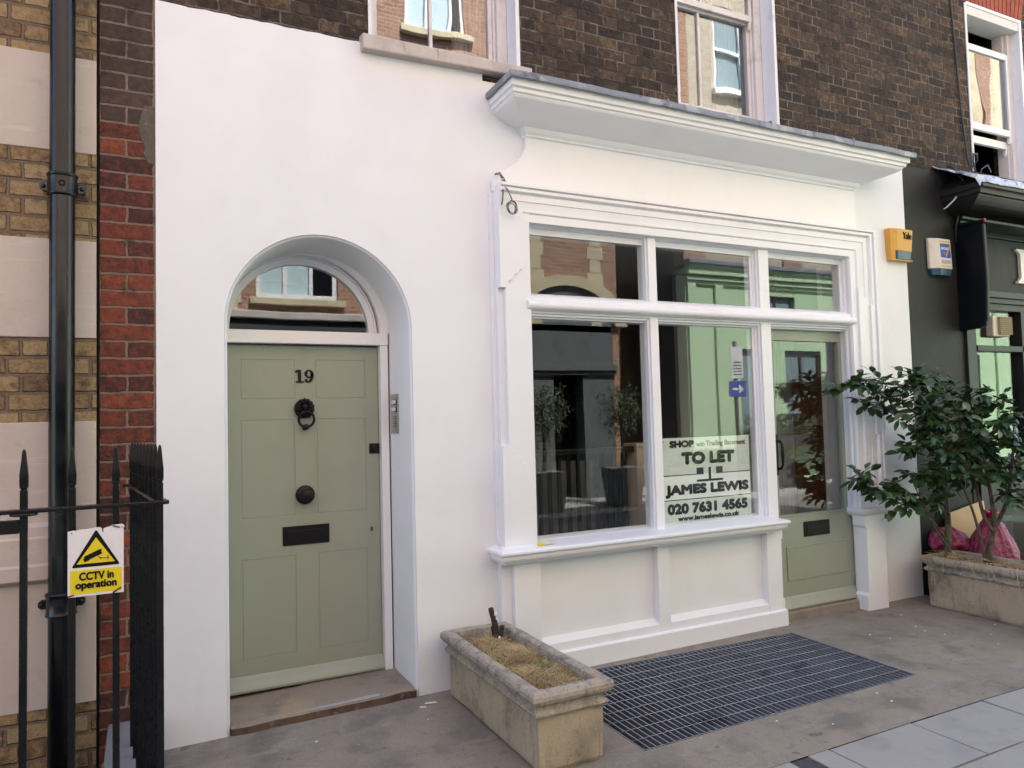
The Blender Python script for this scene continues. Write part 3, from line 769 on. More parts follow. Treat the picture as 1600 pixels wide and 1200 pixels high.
def curtain(x0, x1, z0, z1, y, parent, seed=0, gather=0.035):
    mb = MB()
    n = 44
    cols = []
    for i in range(n + 1):
        x = x0 + (x1 - x0) * i / n
        cols.append((x, y + gather * math.sin(i * 1.25 + seed) * (0.6 + 0.4 * math.sin(i * .31 + seed))))
    vs = [(x, yy, z0) for x, yy in cols] + [(x, yy * 0.7 + y * 0.3, z1) for x, yy in cols] + [(x, yy + 0.006, z0) for x, yy in cols] + [(x, yy * 0.7 + y * 0.3 + 0.006, z1) for x, yy in cols]
    q = n + 1
    mb.add(vs, [(i, i + 1, q + i + 1, q + i) for i in range(n)] + [(2 * q + i + 1, 2 * q + i, 3 * q + i, 3 * q + i + 1) for i in range(n)], 0, True)
    return mb.build('curtain', M['curtain'], parent, weld=True)

fo1 = sash_window(W1, 'window', 4.90, [1.668], M['oldglass'], house)
curtain(1.93, 2.17, 4.0, 5.6, 0.44, fo1, 2)
fo2 = sash_window(W2, 'window', 4.90, [3.935], M['oldglass'], house)
curtain(3.60, 3.80, 4.0, 5.6, 0.46, fo2, 3)
curtain(4.28, 4.56, 4.0, 5.6, 0.44, fo2, 5)
mb = MB()
mb.hexa([(1.145, -0.062, 3.888), (2.285, -0.062, 3.912), (2.285, 0.20, 3.912), (1.145, 0.20, 3.888)],
        [(1.145, -0.06, 3.983), (2.285, -0.06, 3.983), (2.285, 0.20, 4.03), (1.145, 0.20, 4.03)])
mb.build('window_sill', M['sillstone'], house, bevel=0.009)
mb = MB()
mb.hexa([(3.52, -0.055, 3.86), (4.64, -0.055, 3.86), (4.64, 0.20, 3.86), (3.52, 0.20, 3.86)],
        [(3.52, -0.05, 3.925), (4.64, -0.05, 3.925), (4.64, 0.20, 4.02), (3.52, 0.20, 4.02)])
mb.build('window_sill', M['oldwhite'], house, bevel=0.012)

# ---- front door
def oval(cx, cz, rx, rz, n=28, a0=0, a1=360):
    return [(cx + rx * math.cos(R(a0 + (a1 - a0) * i / n)), cz + rz * math.sin(R(a0 + (a1 - a0) * i / n))) for i in range(n)]
FX, FZ, FR = 0.853, 2.238, 0.4225
mb = MB()
mb.box(1.335, 1.386, 0.345, 0.46, 0.105, 2.16)
mb.box(0.375, 0.411, 0.345, 0.46, 0.10, 2.16)
mb.box(0.375, 1.386, 0.338, 0.46, 2.16, FZ)
def ring(mb, cx, cz, r0, r1, y0, y1, sx=1.0, n=36):
    a = arc(cx, cz, r0, 180, 0, n); b = arc(cx, cz, r1, 180, 0, n)
    vs = [(p[0], y0, p[1]) for p in a] + [(p[0], y0, p[1]) for p in b] + [(p[0], y1, p[1]) for p in a] + [(p[0], y1, p[1]) for p in b]
    q = n + 1
    fs = []
    for i in range(n):
        fs += [(i, i + 1, q + i + 1, q + i), (2 * q + i, 3 * q + i, 3 * q + i + 1, 2 * q + i + 1), (i, 2 * q + i, 2 * q + i + 1, i + 1), (q + i, q + i + 1, 3 * q + i + 1, 3 * q + i)]
    fs += [(0, q, 3 * q, 2 * q), (n, 2 * q + n, 3 * q + n, q + n)]
    mb.add(vs, fs)
ring(mb, FX, FZ, FR, FR + 0.042, 0.40, 0.46)
ring(mb, FX, FZ, FR + 0.042, FR + 0.052, 0.385, 0.46)
ring(mb, FX + 0.01, FZ, FR + 0.052, FR + 0.125, 0.352, 0.46)
frame = mb.build('door_frame', M['wood'], house, bevel=0.004)
mb = MB()
mb.prism(arc(FX, FZ, FR + 0.01, 180, 0, 36), 'y', 0.418, 0.424)
mb.build('fanlight_pane', M['fanglass'], frame)

door = MB()
DX0, DX1, DZ0, DZ1 = 0.412, 1.331, 0.112, 2.152
pan = [(0.492, 0.808, 1.822, 2.066), (0.934, 1.249, 1.822, 2.066), (0.492, 0.805, 1.112, 1.698), (0.936, 1.247, 1.112, 1.698), (0.492, 0.803, 0.288, 0.872), (0.938, 1.244, 0.288, 0.872)]
xs = [DX0, DX1, 0.492, 0.808, 0.934, 1.249]
for p in pan: xs += [p[0], p[1]]
zs = [DZ0, DZ1]
for p in pan: zs += [p[2], p[3]]
door.holes(xs, zs, lambda cx, cz: any(p[0] < cx < p[1] and p[2] < cz < p[3] for p in pan), 0.400, 0.4028)
door.box(DX0, DX1, 0.4028, 0.445, DZ0, DZ1)
for p in pan:
    gpp = 0.005
    door.box(p[0] + gpp, p[1] - gpp, 0.4003, 0.4028, p[2] + gpp, p[3] - gpp)
front_door = door.build('front_door', M['green'], house, bevel=0.0025, seg=2)
mb = MB()
mb.sweep_x([(0.40, 0.113), (0.352, 0.113), (0.350, 0.128), (0.358, 0.145), (0.375, 0.168), (0.388, 0.182), (0.396, 0.196), (0.40, 0.198)], DX0 + 0.001, DX1 + 0.006)
mb.build('weather_bar', M['green'], front_door, bevel=0.002)
mb = MB()   # number 1 and 9 in slab-serif figures
yn0, yn1 = 0.393, 0.4
mb.box(0.827, 0.846, yn0, yn1, 1.932, 2.003)
mb.box(0.814, 0.861, yn0, yn1, 1.923, 1.932)
mb.prism([(0.812, 1.984), (0.827, 1.990), (0.827, 2.003), (0.822, 2.003), (0.810, 1.994)], 'y', yn0, yn1)
o_ = oval(0.894, 1.978, 0.027, 0.026, 28); i_ = oval(0.894, 1.978, 0.0105, 0.0175, 28)
for i in range(28):
    j = (i + 1) % 28
    mb.prism([o_[i], o_[j], i_[j], i_[i]], 'y', yn0, yn1)
stroke_into(mb, [(0.913, 1.985), (0.9145, 1.97), (0.912, 1.953), (0.905, 1.938), (0.893, 1.929), (0.880, 1.9285), (0.873, 1.935)], [0.014, 0.017, 0.017, 0.015, 0.011, 0.009, 0.006], yn0, yn1)
mb.prism(oval(0.876, 1.938, 0.0085, 0.0085, 14), 'y', yn0, yn1)
mb.build('house_number', M['black'], front_door)
# ring knocker with a lion mask
mb = MB()
cx, cz = 0.862, 1.762
mb.lathe([(0.0, 0.030), (0.028, 0.029), (0.048, 0.022), (0.058, 0.010), (0.060, 0.0)], (cx, 0.4, cz), '-y', 28)
def blob(mb, c, r, n=8, mi=0):
    vs, fs = [], []
    rr = r if hasattr(r, '__len__') else (r, r, r)
    for i in range(n + 1):
        th = PI * i / n
        for j in range(n * 2):
            ph = PI * j / n
            vs.append((c[0] + rr[0] * math.sin(th) * math.cos(ph), c[1] + rr[1] * math.cos(th), c[2] + rr[2] * math.sin(th) * math.sin(ph)))
    w = n * 2
    for i in range(n):
        for j in range(w):
            fs.append((i * w + j, i * w + (j + 1) % w, (i + 1) * w + (j + 1) % w, (i + 1) * w + j))
    mb.add(vs, fs, mi, True)
for i in range(13):
    a = R(-60 + 300 * i / 12)
    blob(mb, (cx + 0.047 * math.cos(a), 0.378, cz + 0.049 * math.sin(a)), (0.014, 0.016, 0.016), 5)
for i in range(9):
    a = R(-30 + 240 * i / 8)
    blob(mb, (cx + 0.033 * math.cos(a), 0.370, cz + 0.012 + 0.033 * math.sin(a)), (0.011, 0.014, 0.012), 5)
blob(mb, (cx, 0.366, cz + 0.012), (0.022, 0.022, 0.024), 7)
blob(mb, (cx, 0.350, cz - 0.004), (0.009, 0.016, 0.014), 6)
blob(mb, (cx - 0.013, 0.353, cz - 0.016), (0.012, 0.012, 0.009), 6); blob(mb, (cx + 0.013, 0.353, cz - 0.016), (0.012, 0.012, 0.009), 6)
blob(mb, (cx - 0.014, 0.352, cz + 0.015), (0.007, 0.008, 0.005), 5); blob(mb, (cx + 0.014, 0.352, cz + 0.015), (0.007, 0.008, 0.005), 5)
blob(mb, (cx, 0.357, cz - 0.034), (0.017, 0.012, 0.01), 6)
knock = mb.build('knocker', M['black'], front_door)
mb = MB()
n = 36
pth = [(cx + 0.004 + 0.046 * math.sin(2 * PI * i / n), 0.345 - 0.006 * math.cos(2 * PI * i / n), cz - 0.067 + 0.046 * math.cos(2 * PI * i / n)) for i in range(n + 1)]
mb.tube(pth, 0.0078, 10, caps=False)
blob(mb, (cx + 0.003, 0.352, cz - 0.112), (0.022, 0.016, 0.018), 7)
blob(mb, (cx, 0.385, cz - 0.118), (0.016, 0.016, 0.016), 6)
mb.build('knocker_ring', M['black'], front_door)
mb = MB()
mb.lathe([(0.058, 0.0), (0.058, 0.008), (0.050, 0.014), (0.036, 0.018), (0.024, 0.026), (0.024, 0.045), (0.036, 0.055), (0.041, 0.062), (0.041, 0.088), (0.034, 0.094), (0.0, 0.096)], (0.862, 0.4, 1.233), '-y', 32)
mb.build('door_knob', M['black'], front_door)
mb = MB()
mb.box(0.726, 1.006, 0.393, 0.4, 0.932, 1.047)
mb.box(0.752, 0.980, 0.3875, 0.393, 0.957, 1.022)
mb.box(0.748, 0.752, 0.39, 0.393, 0.955, 1.024)
mb.build('letter_plate', M['black'], front_door, bevel=0.002)
mb = MB()
mb.box(1.268, 1.330, 0.389, 0.4, 1.468, 1.532)
mb.lathe([(0.024, 0.0), (0.024, 0.008), (0.02, 0.012), (0.0, 0.012)], (1.302, 0.389, 1.50), '-y', 20)
mb.build('rim_lock', M['black'], front_door, bevel=0.002)
mb = MB()
mb.prism(oval(1.276, 0.989, 0.0085, 0.0155, 18), 'y', 0.396, 0.4)
mb.build('keyhole_cover', mat('aged_brass', (0.10, 0.075, 0.035), 0.45, metal=0.6, bumps=((40, 0.1, 0.001),)), front_door)

# doorstep, worn and splashed with paint
mb = MB()
nx, ny = 22, 6
def stz(x, t):
    e = 0.062 + 0.018 * (x - 0.385) + 0.040 * t
    return e + 0.006 * noise.noise(Vector((x * 4, t * 3, 1))) - (0.010 * max(0, noise.noise(Vector((x * 6, 7, 3)))) if t < 0.05 else 0)
vs = []
for j in range(ny + 1):
    for i in range(nx + 1):
        x = 0.388 + (1.416 - 0.388) * i / nx; t = j / ny
        vs.append((x, -0.012 + 0.47 * t + (0.012 * noise.noise(Vector((x * 7, 2, 5))) if j == 0 else 0), stz(x, t)))
fs = [(j * (nx + 1) + i, j * (nx + 1) + i + 1, (j + 1) * (nx + 1) + i + 1, (j + 1) * (nx + 1) + i) for j in range(ny) for i in range(nx)]
mb.add(vs, fs, 0, True)
low = [(vs[i][0], vs[i][1] + 0.006, -0.03) for i in range(nx + 1)]
mb.add(vs[:nx + 1] + low, [(nx + 1 + i, nx + 2 + i, i + 1, i) for i in range(nx)], 1)
step = mb.build('doorstep', [M['step'], M['stepface']], house)
mb = MB()
sp = [(0.70, 0.004), (0.78, 0.0), (0.90, -0.002), (1.02, -0.002), (1.12, 0.0), (1.20, 0.004), (1.205, 0.028), (1.15, 0.036), (1.05, 0.030), (0.97, 0.026), (0.88, 0.024), (0.80, 0.016), (0.74, 0.013)]
cvs = [(x, y + 0.004, stz(x, max(0, (y + 0.02) / 0.47)) + 0.0035) for x, y in sp]
mb.add(cvs, [tuple(range(len(sp)))])
mb.build('paint_splash', M['paint_drip'], step, weld=True)
mb = MB()
mb.hexa([(4.30, -0.035, -0.02), (5.215, -0.035, -0.02), (5.215, 0.2, -0.02), (4.30, 0.2, -0.02)], [(4.30, -0.03, 0.122), (5.215, -0.03, 0.118), (5.215, 0.2, 0.13), (4.30, 0.2, 0.13)])
mb.build('doorstep', M['step'], house, bevel=0.012)

# ---- shopfront: frame with moulded surround
ARP = [(0, 0.03), (0, 0.0), (-0.006, -0.022), (-0.004, -0.036), (0.004, -0.045), (0.004, -0.07), (0.012, -0.09), (0.070, -0.09), (0.073, -0.083), (0.085, -0.097), (0.103, -0.097), (0.106, -0.089), (0.163, -0.094), (0.166, -0.101), (0.212, -0.101), (0.22, -0.093), (0.232, -0.120), (0.256, -0.120), (0.262, -0.106), (0.268, -0.130), (0.290, -0.130), (0.292, 0.0)]
IX, IZ = 5.196, 2.925
mb = MB()
def surround(mb):
    n = len(ARP)
    A = [(2.005, p[1], IZ + p[0] * 0.84) for p in ARP]
    B = [(IX + p[0], p[1], IZ + p[0] * 0.84) for p in ARP]
    C = [(IX + p[0], p[1], 0.84) for p in ARP]
    mb.add(A + B, [(i, n + i, n + i + 1, i + 1) for i in range(n - 1)])
    mb.add(B + C, [(i, n + i, n + i + 1, i + 1) for i in range(n - 1)])
    mb.add(A, [tuple(range(n))]); mb.add(C, [tuple(range(n))])
surround(mb)
# sash rails around the glass
mb.box(2.20, IX - 0.0, -0.012, 0.06, 2.878, 2.925)
mb.box(5.166, 5.2, -0.012, 0.06, 2.42, 2.878)
# left jamb, three lengths with run-out ends
mb.box(2.03, 2.212, -0.089, 0.06, 0.85, 3.10)
mb.prism([(1.993, 3.165), (1.993, 2.50), (2.03, 2.50), (2.055, 2.545), (2.07, 2.545), (2.095, 2.585), (2.108, 2.585), (2.13, 2.62), (2.145, 2.62), (2.165, 2.66), (2.165, 2.99), (2.04, 3.165)], 'y', -0.099, -0.0)
mb.prism([(1.978, 0.85), (1.978, 1.50), (2.03, 1.50), (2.055, 1.465), (2.07, 1.465), (2.09, 1.425), (2.105, 1.425), (2.125, 1.385), (2.14, 1.385), (2.16, 1.34), (2.16, 0.85)], 'y', -0.099, -0.0)
mb.box(1.988, 2.03, -0.055, 0.0, 0.85, 3.12)
mb.box(1.962, 1.988, -0.022, 0.0, 0.85, 3.12)
# right jamb: wider middle length
mb.prism([(5.275, 2.68), (5.30, 2.655), (5.345, 2.60), (5.36, 2.60), (5.40, 2.55), (5.415, 2.55), (5.475, 2.48), (5.495, 2.48), (5.495, 1.50), (5.475, 1.50), (5.36, 1.39), (5.30, 1.33), (5.275, 1.31)], 'y', -0.1065, -0.05)
mb.box(5.40, 5.43, -0.122, -0.1065, 1.46, 2.535)
mb.box(5.462, 5.492, -0.134, -0.1065, 1.50, 2.478)
# mullions
for x0, x1, bd in ((3.176, 3.243, 0.016), (4.225, 4.325, 0.03)):
    mb.box(x0, x1, -0.058, 0.06, 0.86, 2.925)
    mb.box(x0 - 0.014, x0, -0.040, 0.05, 0.86, 2.925)
    mb.box(x0 - bd, x0 - 0.014, -0.020, 0.05, 0.86, 2.925)
    mb.box(x1, x1 + 0.03, -0.022, 0.05, 0.86, 2.925)
mb.box(4.195 - 0.02, 4.197, -0.008, 0.05, 0.86, 2.925)
# bottom rails under the panes
mb.hexa([(2.2, -0.055, 0.85), (4.30, -0.055, 0.85), (4.30, 0.05, 0.85), (2.2, 0.05, 0.85)], [(2.2, -0.045, 0.872), (4.30, -0.045, 0.872), (4.30, 0.05, 0.895), (2.2, 0.05, 0.895)])
# transom rail with its roll
prof = [(0.06, 2.49), (0.0, 2.488), (-0.05, 2.470), (-0.075, 2.452), (-0.078, 2.425)]
prof += [(-0.082 - 0.030 * math.cos(R(a)), 2.398 + 0.030 * math.sin(R(a))) for a in range(80, -90, -20)]
prof += [(-0.082, 2.364), (-0.062, 2.362), (-0.060, 2.350), (-0.045, 2.346), (-0.043, 2.333), (-0.022, 2.330), (-0.020, 2.320), (0.06, 2.318)]
mb.sweep_x(prof, 2.183, 5.235)
# pedestal under the right jamb, with a moulded cap
mb.prism([(5.205, -0.02), (5.205, 0.16), (5.225, 0.185), (5.225, 0.70), (5.205, 0.725), (5.205, 0.80), (5.45, 0.80), (5.45, -0.02)], 'y', -0.115, 0.0)
mb.box(5.236, 5.46, -0.06, 0.02, -0.02, 0.80)
frame2 = mb.build('shopfront_frame', M['wood'], house, bevel=0.003, seg=2)
mb = MB()
cap = [(0.03, 0.80), (-0.118, 0.80), (-0.120, 0.808), (-0.132, 0.812), (-0.145, 0.826), (-0.148, 0.842), (-0.148, 0.858), (-0.140, 0.864), (0.03, 0.866)]
n = len(cap)
def capx(p, s): return (5.205 - 0.8 * max(0, -p[0] - 0.115) - 0.004, p[0], p[1]) if s == 0 else (5.455 + 0.8 * max(0, -p[0] - 0.115), p[0], p[1])
A = [capx(p, 0) for p in cap]; B = [capx(p, 1) for p in cap]
mb.add(A + B, [(i, n + i, n + (i + 1) % n, (i + 1) % n) for i in range(n)])
A0 = [(p[0], 0.03, p[2]) for p in A]; B0 = [(p[0], 0.03, p[2]) for p in B]
mb.add(A + A0, [(i, i + 1, n + i + 1, n + i) for i in range(n - 1)]); mb.add(B + B0, [(i, i + 1, n + i + 1, n + i) for i in range(n - 1)])
mb.build('pedestal_cap', M['wood'], frame2, bevel=0.003)
for nm, x0, x1, z0, z1 in (('window_pane', 2.20, 3.19, 0.875, 2.34), ('window_pane', 3.23, 4.21, 0.875, 2.34), ('transom_pane', 2.20, 3.19, 2.46, 2.9), ('transom_pane', 3.23, 4.235, 2.46, 2.9), ('transom_pane', 4.31, 5.185, 2.46, 2.9)):
    mb = MB(); mb.box(x0, x1, 0.0, 0.005, z0, z1); mb.build(nm, M['glass'], frame2)

# fascia board: the plaster dies into it along an S curve on the left
mb = MB()
sc_ = [(1.985, 3.13), (1.985, 3.20), (2.005, 3.235), (2.045, 3.268), (2.10, 3.305), (2.165, 3.35), (2.205, 3.40), (2.228, 3.45), (2.232, 3.50), (2.228, 3.56)]
mb.prism(sc_ + [(5.37, 3.56), (5.37, 3.13)], 'y', -0.038, 0.0)
mb.build('fascia_board', M['wood'], house, bevel=0.006)

# cornice with mitred returns
CP = [(-0.030, 3.515), (-0.052, 3.520), (-0.056, 3.532), (-0.072, 3.545), (-0.080, 3.562), (-0.080, 3.572), (-0.095, 3.574)]
for i in range(9):
    t = i / 8
    CP.append((-0.105 - 0.19 * t, 3.578 + 0.075 * (t ** 2.2) + 0.012 * math.sin(t * PI)))
CP += [(-0.303, 3.665), (-0.303, 3.672), (-0.318, 3.676), (-0.320, 3.700), (-0.338, 3.704), (-0.340, 3.735), (-0.34, 3.76)]
def cornice_into(mb, CP, xl, ml, xr, mr, yref, ytop=None, seg=1, jit=0.0, flat_right=False):
    n = len(CP)
    rows = []
    for k_ in range(seg + 1):
        t = k_ / seg
        row = []
        for y, z in CP:
            a = xl + ml * (y - yref); b = xr + mr * (y - yref)
            j = jit * noise.noise(Vector((t * 19, y * 9, 0.3))) if 0 < k_ < seg else 0
            row.append((a + (b - a) * t, y, z + j))
        rows.append(row)
    for r0, r1 in zip(rows[:-1], rows[1:]):
        mb.add(r0 + r1, [(i, n + i, n + i + 1, i + 1) for i in range(n - 1)])
    for row in (rows[0], rows[-1]):
        w = [(p[0], 0.018, p[2]) for p in row]
        mb.add(row + w, [(i, i + 1, n + i + 1, n + i) for i in range(n - 1)])
mb = MB()
cornice_into(mb, CP, 2.235, 0.82, 5.345, -1.12, -0.038)
corn = mb.build('cornice', M['wood'], house, bevel=0.0025, seg=2)
LP = [(-0.36, 3.742), (-0.372, 3.741), (-0.374, 3.755), (-0.372, 3.782), (-0.360, 3.788), (-0.18, 3.812), (0.018, 3.838)]
mb = MB()
cornice_into(mb, LP, 2.235, 0.80, 5.345, -1.12, -0.038, seg=26, jit=0.007)
for t in (0.31, 0.565, 0.80):
    x = 2.0 + 3.7 * t
    mb.box(x, x + 0.012, -0.377, -0.370, 3.738, 3.790); mb.box(x, x + 0.012, -0.372, 0.0, 3.786, 3.80)
mb.build('lead_flashing', M['lead'], corn, bevel=0.002)

# sill and stall riser
SP = [(0.05, 0.884), (-0.165, 0.862), (-0.190, 0.857), (-0.198, 0.850), (-0.198, 0.838), (-0.190, 0.830), (-0.180, 0.828), (-0.180, 0.818), (-0.176, 0.803), (-0.166, 0.790), (-0.150, 0.782), (-0.135, 0.780), (-0.135, 0.770), (-0.110, 0.766), (0.05, 0.766)]
mb = MB()
n = len(SP)
L_ = lambda p: (1.905 + 0.75 * (p[0] + 0.198) if p[0] < -0.1 else 1.975, p[0], p[1])
Q_ = lambda p: (4.30 - 0.75 * (p[0] + 0.198) if p[0] < -0.1 else 4.235, p[0], p[1])
A = [L_(p) for p in SP]; B = [Q_(p) for p in SP]
mb.add(A + B, [(i, n + i, n + (i + 1) % n, (i + 1) % n) for i in range(n)])
# returns run back to the wall
A0 = [(p[0], 0.0, p[2]) for p in A]; B0 = [(p[0], -0.0, p[2]) for p in B]
mb.add(A + A0, [(i, i + 1, n + i + 1, n + i) for i in range(n - 1)])
mb.add(B + B0, [(i, i + 1, n + i + 1, n + i) for i in range(n - 1)])
mb.build('window_sill', M['wood'], house, bevel=0.003)
mb = MB()
mb.box(1.972, 2.045, -0.045, 0.05, -0.02, 0.768)
mb.box(2.045, 2.232, -0.082, 0.05, -0.02, 0.768)
mb.box(2.232, 2.250, -0.050, 0.05, 0.2, 0.768)
mb.box(2.25, 3.155, -0.026, 0.05, 0.2, 0.768)
mb.box(3.155, 3.252, -0.080, 0.05, 0.17, 0.768)
mb.box(3.252, 4.168, -0.026, 0.05, 0.2, 0.768)
mb.box(4.168, 4.312, -0.082, 0.05, 0.17, 0.768)
mb.box(4.312, 4.33, -0.082, -0.02, 0.70, 0.768)
mb.box(4.312, 4.33, -0.082, -0.02, -0.02, 0.25)
for a, b in ((2.232, 3.155), (3.252, 4.168)):
    mb.hexa([(a, -0.079, 0.17), (b, -0.079, 0.17), (b, 0.04, 0.17), (a, 0.04, 0.17)], [(a, -0.078, 0.226), (b, -0.078, 0.226), (b, -0.02, 0.262), (a, -0.02, 0.262)])
mb.hexa([(2.045, -0.106, -0.02), (4.335, -0.106, -0.02), (4.335, 0.05, -0.02), (2.045, 0.05, -0.02)], [(2.045, -0.104, 0.166), (4.335, -0.104, 0.166), (4.335, -0.06, 0.182), (2.045, -0.06, 0.182)])
mb.build('stall_riser', M['wood'], house, bevel=0.003, seg=2)

# shop door
sd = MB()
SX0, SX1, SZ0, SZ1 = 4.33, 5.262, 0.13, 2.318
GXa, GXb, GZa, GZb = 4.425, 5.160, 0.852, 2.234
sd.holes([SX0, GXa, GXb, SX1], [SZ0, GZa, GZb, SZ1], lambda cx, cz: GXa < cx < GXb and GZa < cz < GZb, 0.030, 0.072)
for a, b, c, d in ((4.482, 5.176, 0.597, 0.604), (4.482, 5.176, 0.338, 0.345), (4.482, 4.489, 0.345, 0.597), (5.169, 5.176, 0.345, 0.597)):
    sd.box(a, b, 0.023, 0.031, c, d)
sd.box(4.489, 5.169, 0.0275, 0.031, 0.345, 0.597)
for a, b, c, d in ((GXa - 0.012, GXb + 0.012, GZb, GZb + 0.012), (GXa - 0.012, GXb + 0.012, GZa - 0.012, GZa), (GXb, GXb + 0.012, GZa, GZb), (GXa - 0.012, GXa, GZa, GZb)):
    sd.box(a, b, 0.024, 0.031, c, d)
shop_door = sd.build('shop_door', M['green'], house, bevel=0.003)
mb = MB(); mb.box(GXa - 0.01, GXb + 0.01, 0.048, 0.053, GZa - 0.01, GZb + 0.01); mb.build('door_pane', M['glass'], shop_door)
mb = MB(); mb.box(4.676, 4.962, 0.021, 0.03, 0.668, 0.786); mb.box(4.70, 4.94, 0.016, 0.021, 0.688, 0.766); mb.build('letter_plate', M['black'], shop_door, bevel=0.002)
mb = MB(); mb.sweep_x([(0.03, 0.128), (-0.012, 0.128), (-0.014, 0.142), (-0.006, 0.158), (0.008, 0.185), (0.022, 0.205), (0.03, 0.222)], SX0, SX1 + 0.002); mb.build('weather_bar', M['green'], shop_door, bevel=0.002)
mb = MB()
mb.tube([(4.412, 0.03, 1.44), (4.412, -0.02, 1.435), (4.415, -0.035, 1.41), (4.415, -0.038, 1.33), (4.415, -0.035, 1.25), (4.412, -0.02, 1.225), (4.412, 0.03, 1.22)], [0.011, 0.010, 0.009, 0.012, 0.009, 0.010, 0.011], 10)
mb.box(4.395, 4.43, 0.022, 0.03, 1.17, 1.49)
mb.build('pull_handle', M['black'], shop_door)

# rooms behind the glass
def room(parent, x0, x1, y0, y1, z0, z1, wall_m, floor_m, name='interior_wall', ceil_m=None):
    t = 0.04
    mb = MB()
    mb.box(x0 - t, x0, y0, y1, z0, z1); mb.box(x1, x1 + t, y0, y1, z0, z1)
    mb.box(x0 - t, x1 + t, y1, y1 + t, z0, z1)
    mb.build(name, wall_m, parent)
    mb = MB(); mb.box(x0 - t, x1 + t, y0, y1 + t, z1, z1 + t); mb.build('interior_ceiling', ceil_m or wall_m, parent)
    mb = MB(); mb.box(x0 - t, x1 + t, y0, y1 + t, z0 - t, z0); mb.build('interior_floor', floor_m, parent)
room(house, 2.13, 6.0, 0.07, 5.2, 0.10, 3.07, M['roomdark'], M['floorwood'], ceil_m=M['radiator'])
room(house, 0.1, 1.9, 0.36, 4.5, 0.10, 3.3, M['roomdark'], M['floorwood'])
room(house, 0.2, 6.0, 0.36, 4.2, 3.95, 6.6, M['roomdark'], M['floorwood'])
# lobby partition seen through the shop door
mb = MB()
mb.box(4.72, 5.95, 1.55, 1.60, 0.10, 3.06)
mb.box(5.90, 5.96, 0.62, 1.55, 0.10, 3.06)
mb.build('lobby_partition', M['roomgrey'], house)
mb = MB()
mb.box(5.585, 5.66, 1.22, 1.30, 0.10, 3.05)
mb.box(5.69, 5.90, 1.16, 1.20, 0.10, 3.05)
mb.box(5.66, 5.69, 1.20, 1.26, 0.10, 3.05)
mb.build('interior_door_frame', M['roomgrey'], house, bevel=0.004)

# things inside the shop
idoor = thing('interior_door', (5.98, 0.75, 0.10), 'brown wooden door standing open behind the glass of the green shop door', 'door')
mb = MB()
mb.hexa([(5.80, 1.13, 0.11), (5.84, 1.10, 0.11), (5.885, 0.40, 0.11), (5.845, 0.40, 0.11)], [(5.80, 1.13, 2.2), (5.84, 1.10, 2.2), (5.885, 0.40, 2.2), (5.845, 0.40, 2.2)])
mb.build('door_leaf', M['browndoor'], idoor, bevel=0.003)
mb = MB(); blob(mb, (5.79, 0.88, 1.05), (0.025, 0.025, 0.025), 8); mb.build('door_knob', M['black'], idoor)

radi = thing('radiator', (5.2, 0.98, 0.1), 'white ribbed radiator behind the glass of the green shop door', 'radiator')
mb = MB()
for i in range(15):
    x = 4.90 + i * 0.047
    mb.box(x, x + 0.034, 0.96, 0.99, 0.30, 0.93)
mb.box(4.89, 5.61, 0.99, 1.02, 0.29, 0.94)
mb.build('radiator_panel', M['radiator'], radi, bevel=0.006)
mb = MB(); mb.tube([(5.58, 0.99, 0.12), (5.58, 0.99, 0.3)], 0.01); mb.build('radiator_pipe', M['radiator'], radi)
mb = MB(); mb.lathe([(0.0, .07), (.022, .065), (.026, .03), (.02, 0)], (4.97, .97, .94), 'z', 14); mb.build('radiator_valve', M['black'], radi)

bal = thing('stair_balustrade', (3.0, 0.6, 0.1), 'black stair balustrade with a beige newel post behind the left shop window', 'balustrade')
mb = MB(); mb.box(2.20, 3.46, 0.575, 0.635, 1.375, 1.425); mb.build('handrail', M['black'], bal, bevel=0.01)
mb = MB(); mb.box(3.46, 3.60, 0.55, 0.69, 0.10, 1.42); mb.box(3.445, 3.615, 0.535, 0.705, 1.42, 1.445); mb.build('newel_post', M['newel'], bal, bevel=0.004)
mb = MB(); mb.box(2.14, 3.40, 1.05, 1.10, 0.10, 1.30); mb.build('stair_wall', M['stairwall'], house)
mb = MB(); mb.box(-0.0115, 0.0115, -0.0115, 0.0115, 0, 1.275)
ORG['tmp'] = Vector((0, 0, 0))
bar0 = None
for i in range(14):
    x = 2.28 + i * 0.0835
    if bar0 is None:
        m2 = MB(); m2.box(x - .014, x + .014, 0.594, 0.616, 0.10, 1.376)
        bar0 = m2.build('baluster', M['black'], bal)
    else:
        b = bar0.copy(); COL.objects.link(b); b.parent = bal; b.location = (x - 2.28, 0, 0); ORG[b.name] = ORG[bar0.name]

# to-let board just behind the right-hand pane
board = thing('to_let_board', (3.72, 0.034, 0.86), 'pale shop to-let board with black lettering standing inside the right shop window', 'sign')
BX0, BX1, BZ0, BZ1 = 3.302, 4.140, 0.862, 1.496
bw, bh = BX1 - BX0, BZ1 - BZ0
bx = lambda u: BX0 + bw * u
bz = lambda v: BZ1 - bh * v
by = 0.034
mb = MB()
mb.box(BX0 - 0.004, BX1 + 0.004, by + 0.002, by + 0.008, BZ0 - 0.004, BZ1 + 0.004, 1)
mb.box(BX0, BX1, by, by + 0.004, BZ0, bz(0.71))
mb.box(BX0, BX1, by, by + 0.004, bz(0.43), BZ1)
mb.box(BX0, BX1, by, by + 0.004, bz(0.71), bz(0.43), 2)
mb.build('board', [M['boardgreen'], M['ink'], M['boardwhite']], board)
mb = MB()
yt = by - 0.0018
text_into(mb, 'SHOP', bx(0.09), bx(0.36), bz(0.115), bz(0.03), yt, heavy=0.105)
text_into(mb, 'TO LET', bx(0.215), bx(0.82), bz(0.315), bz(0.165), yt, heavy=0.10)
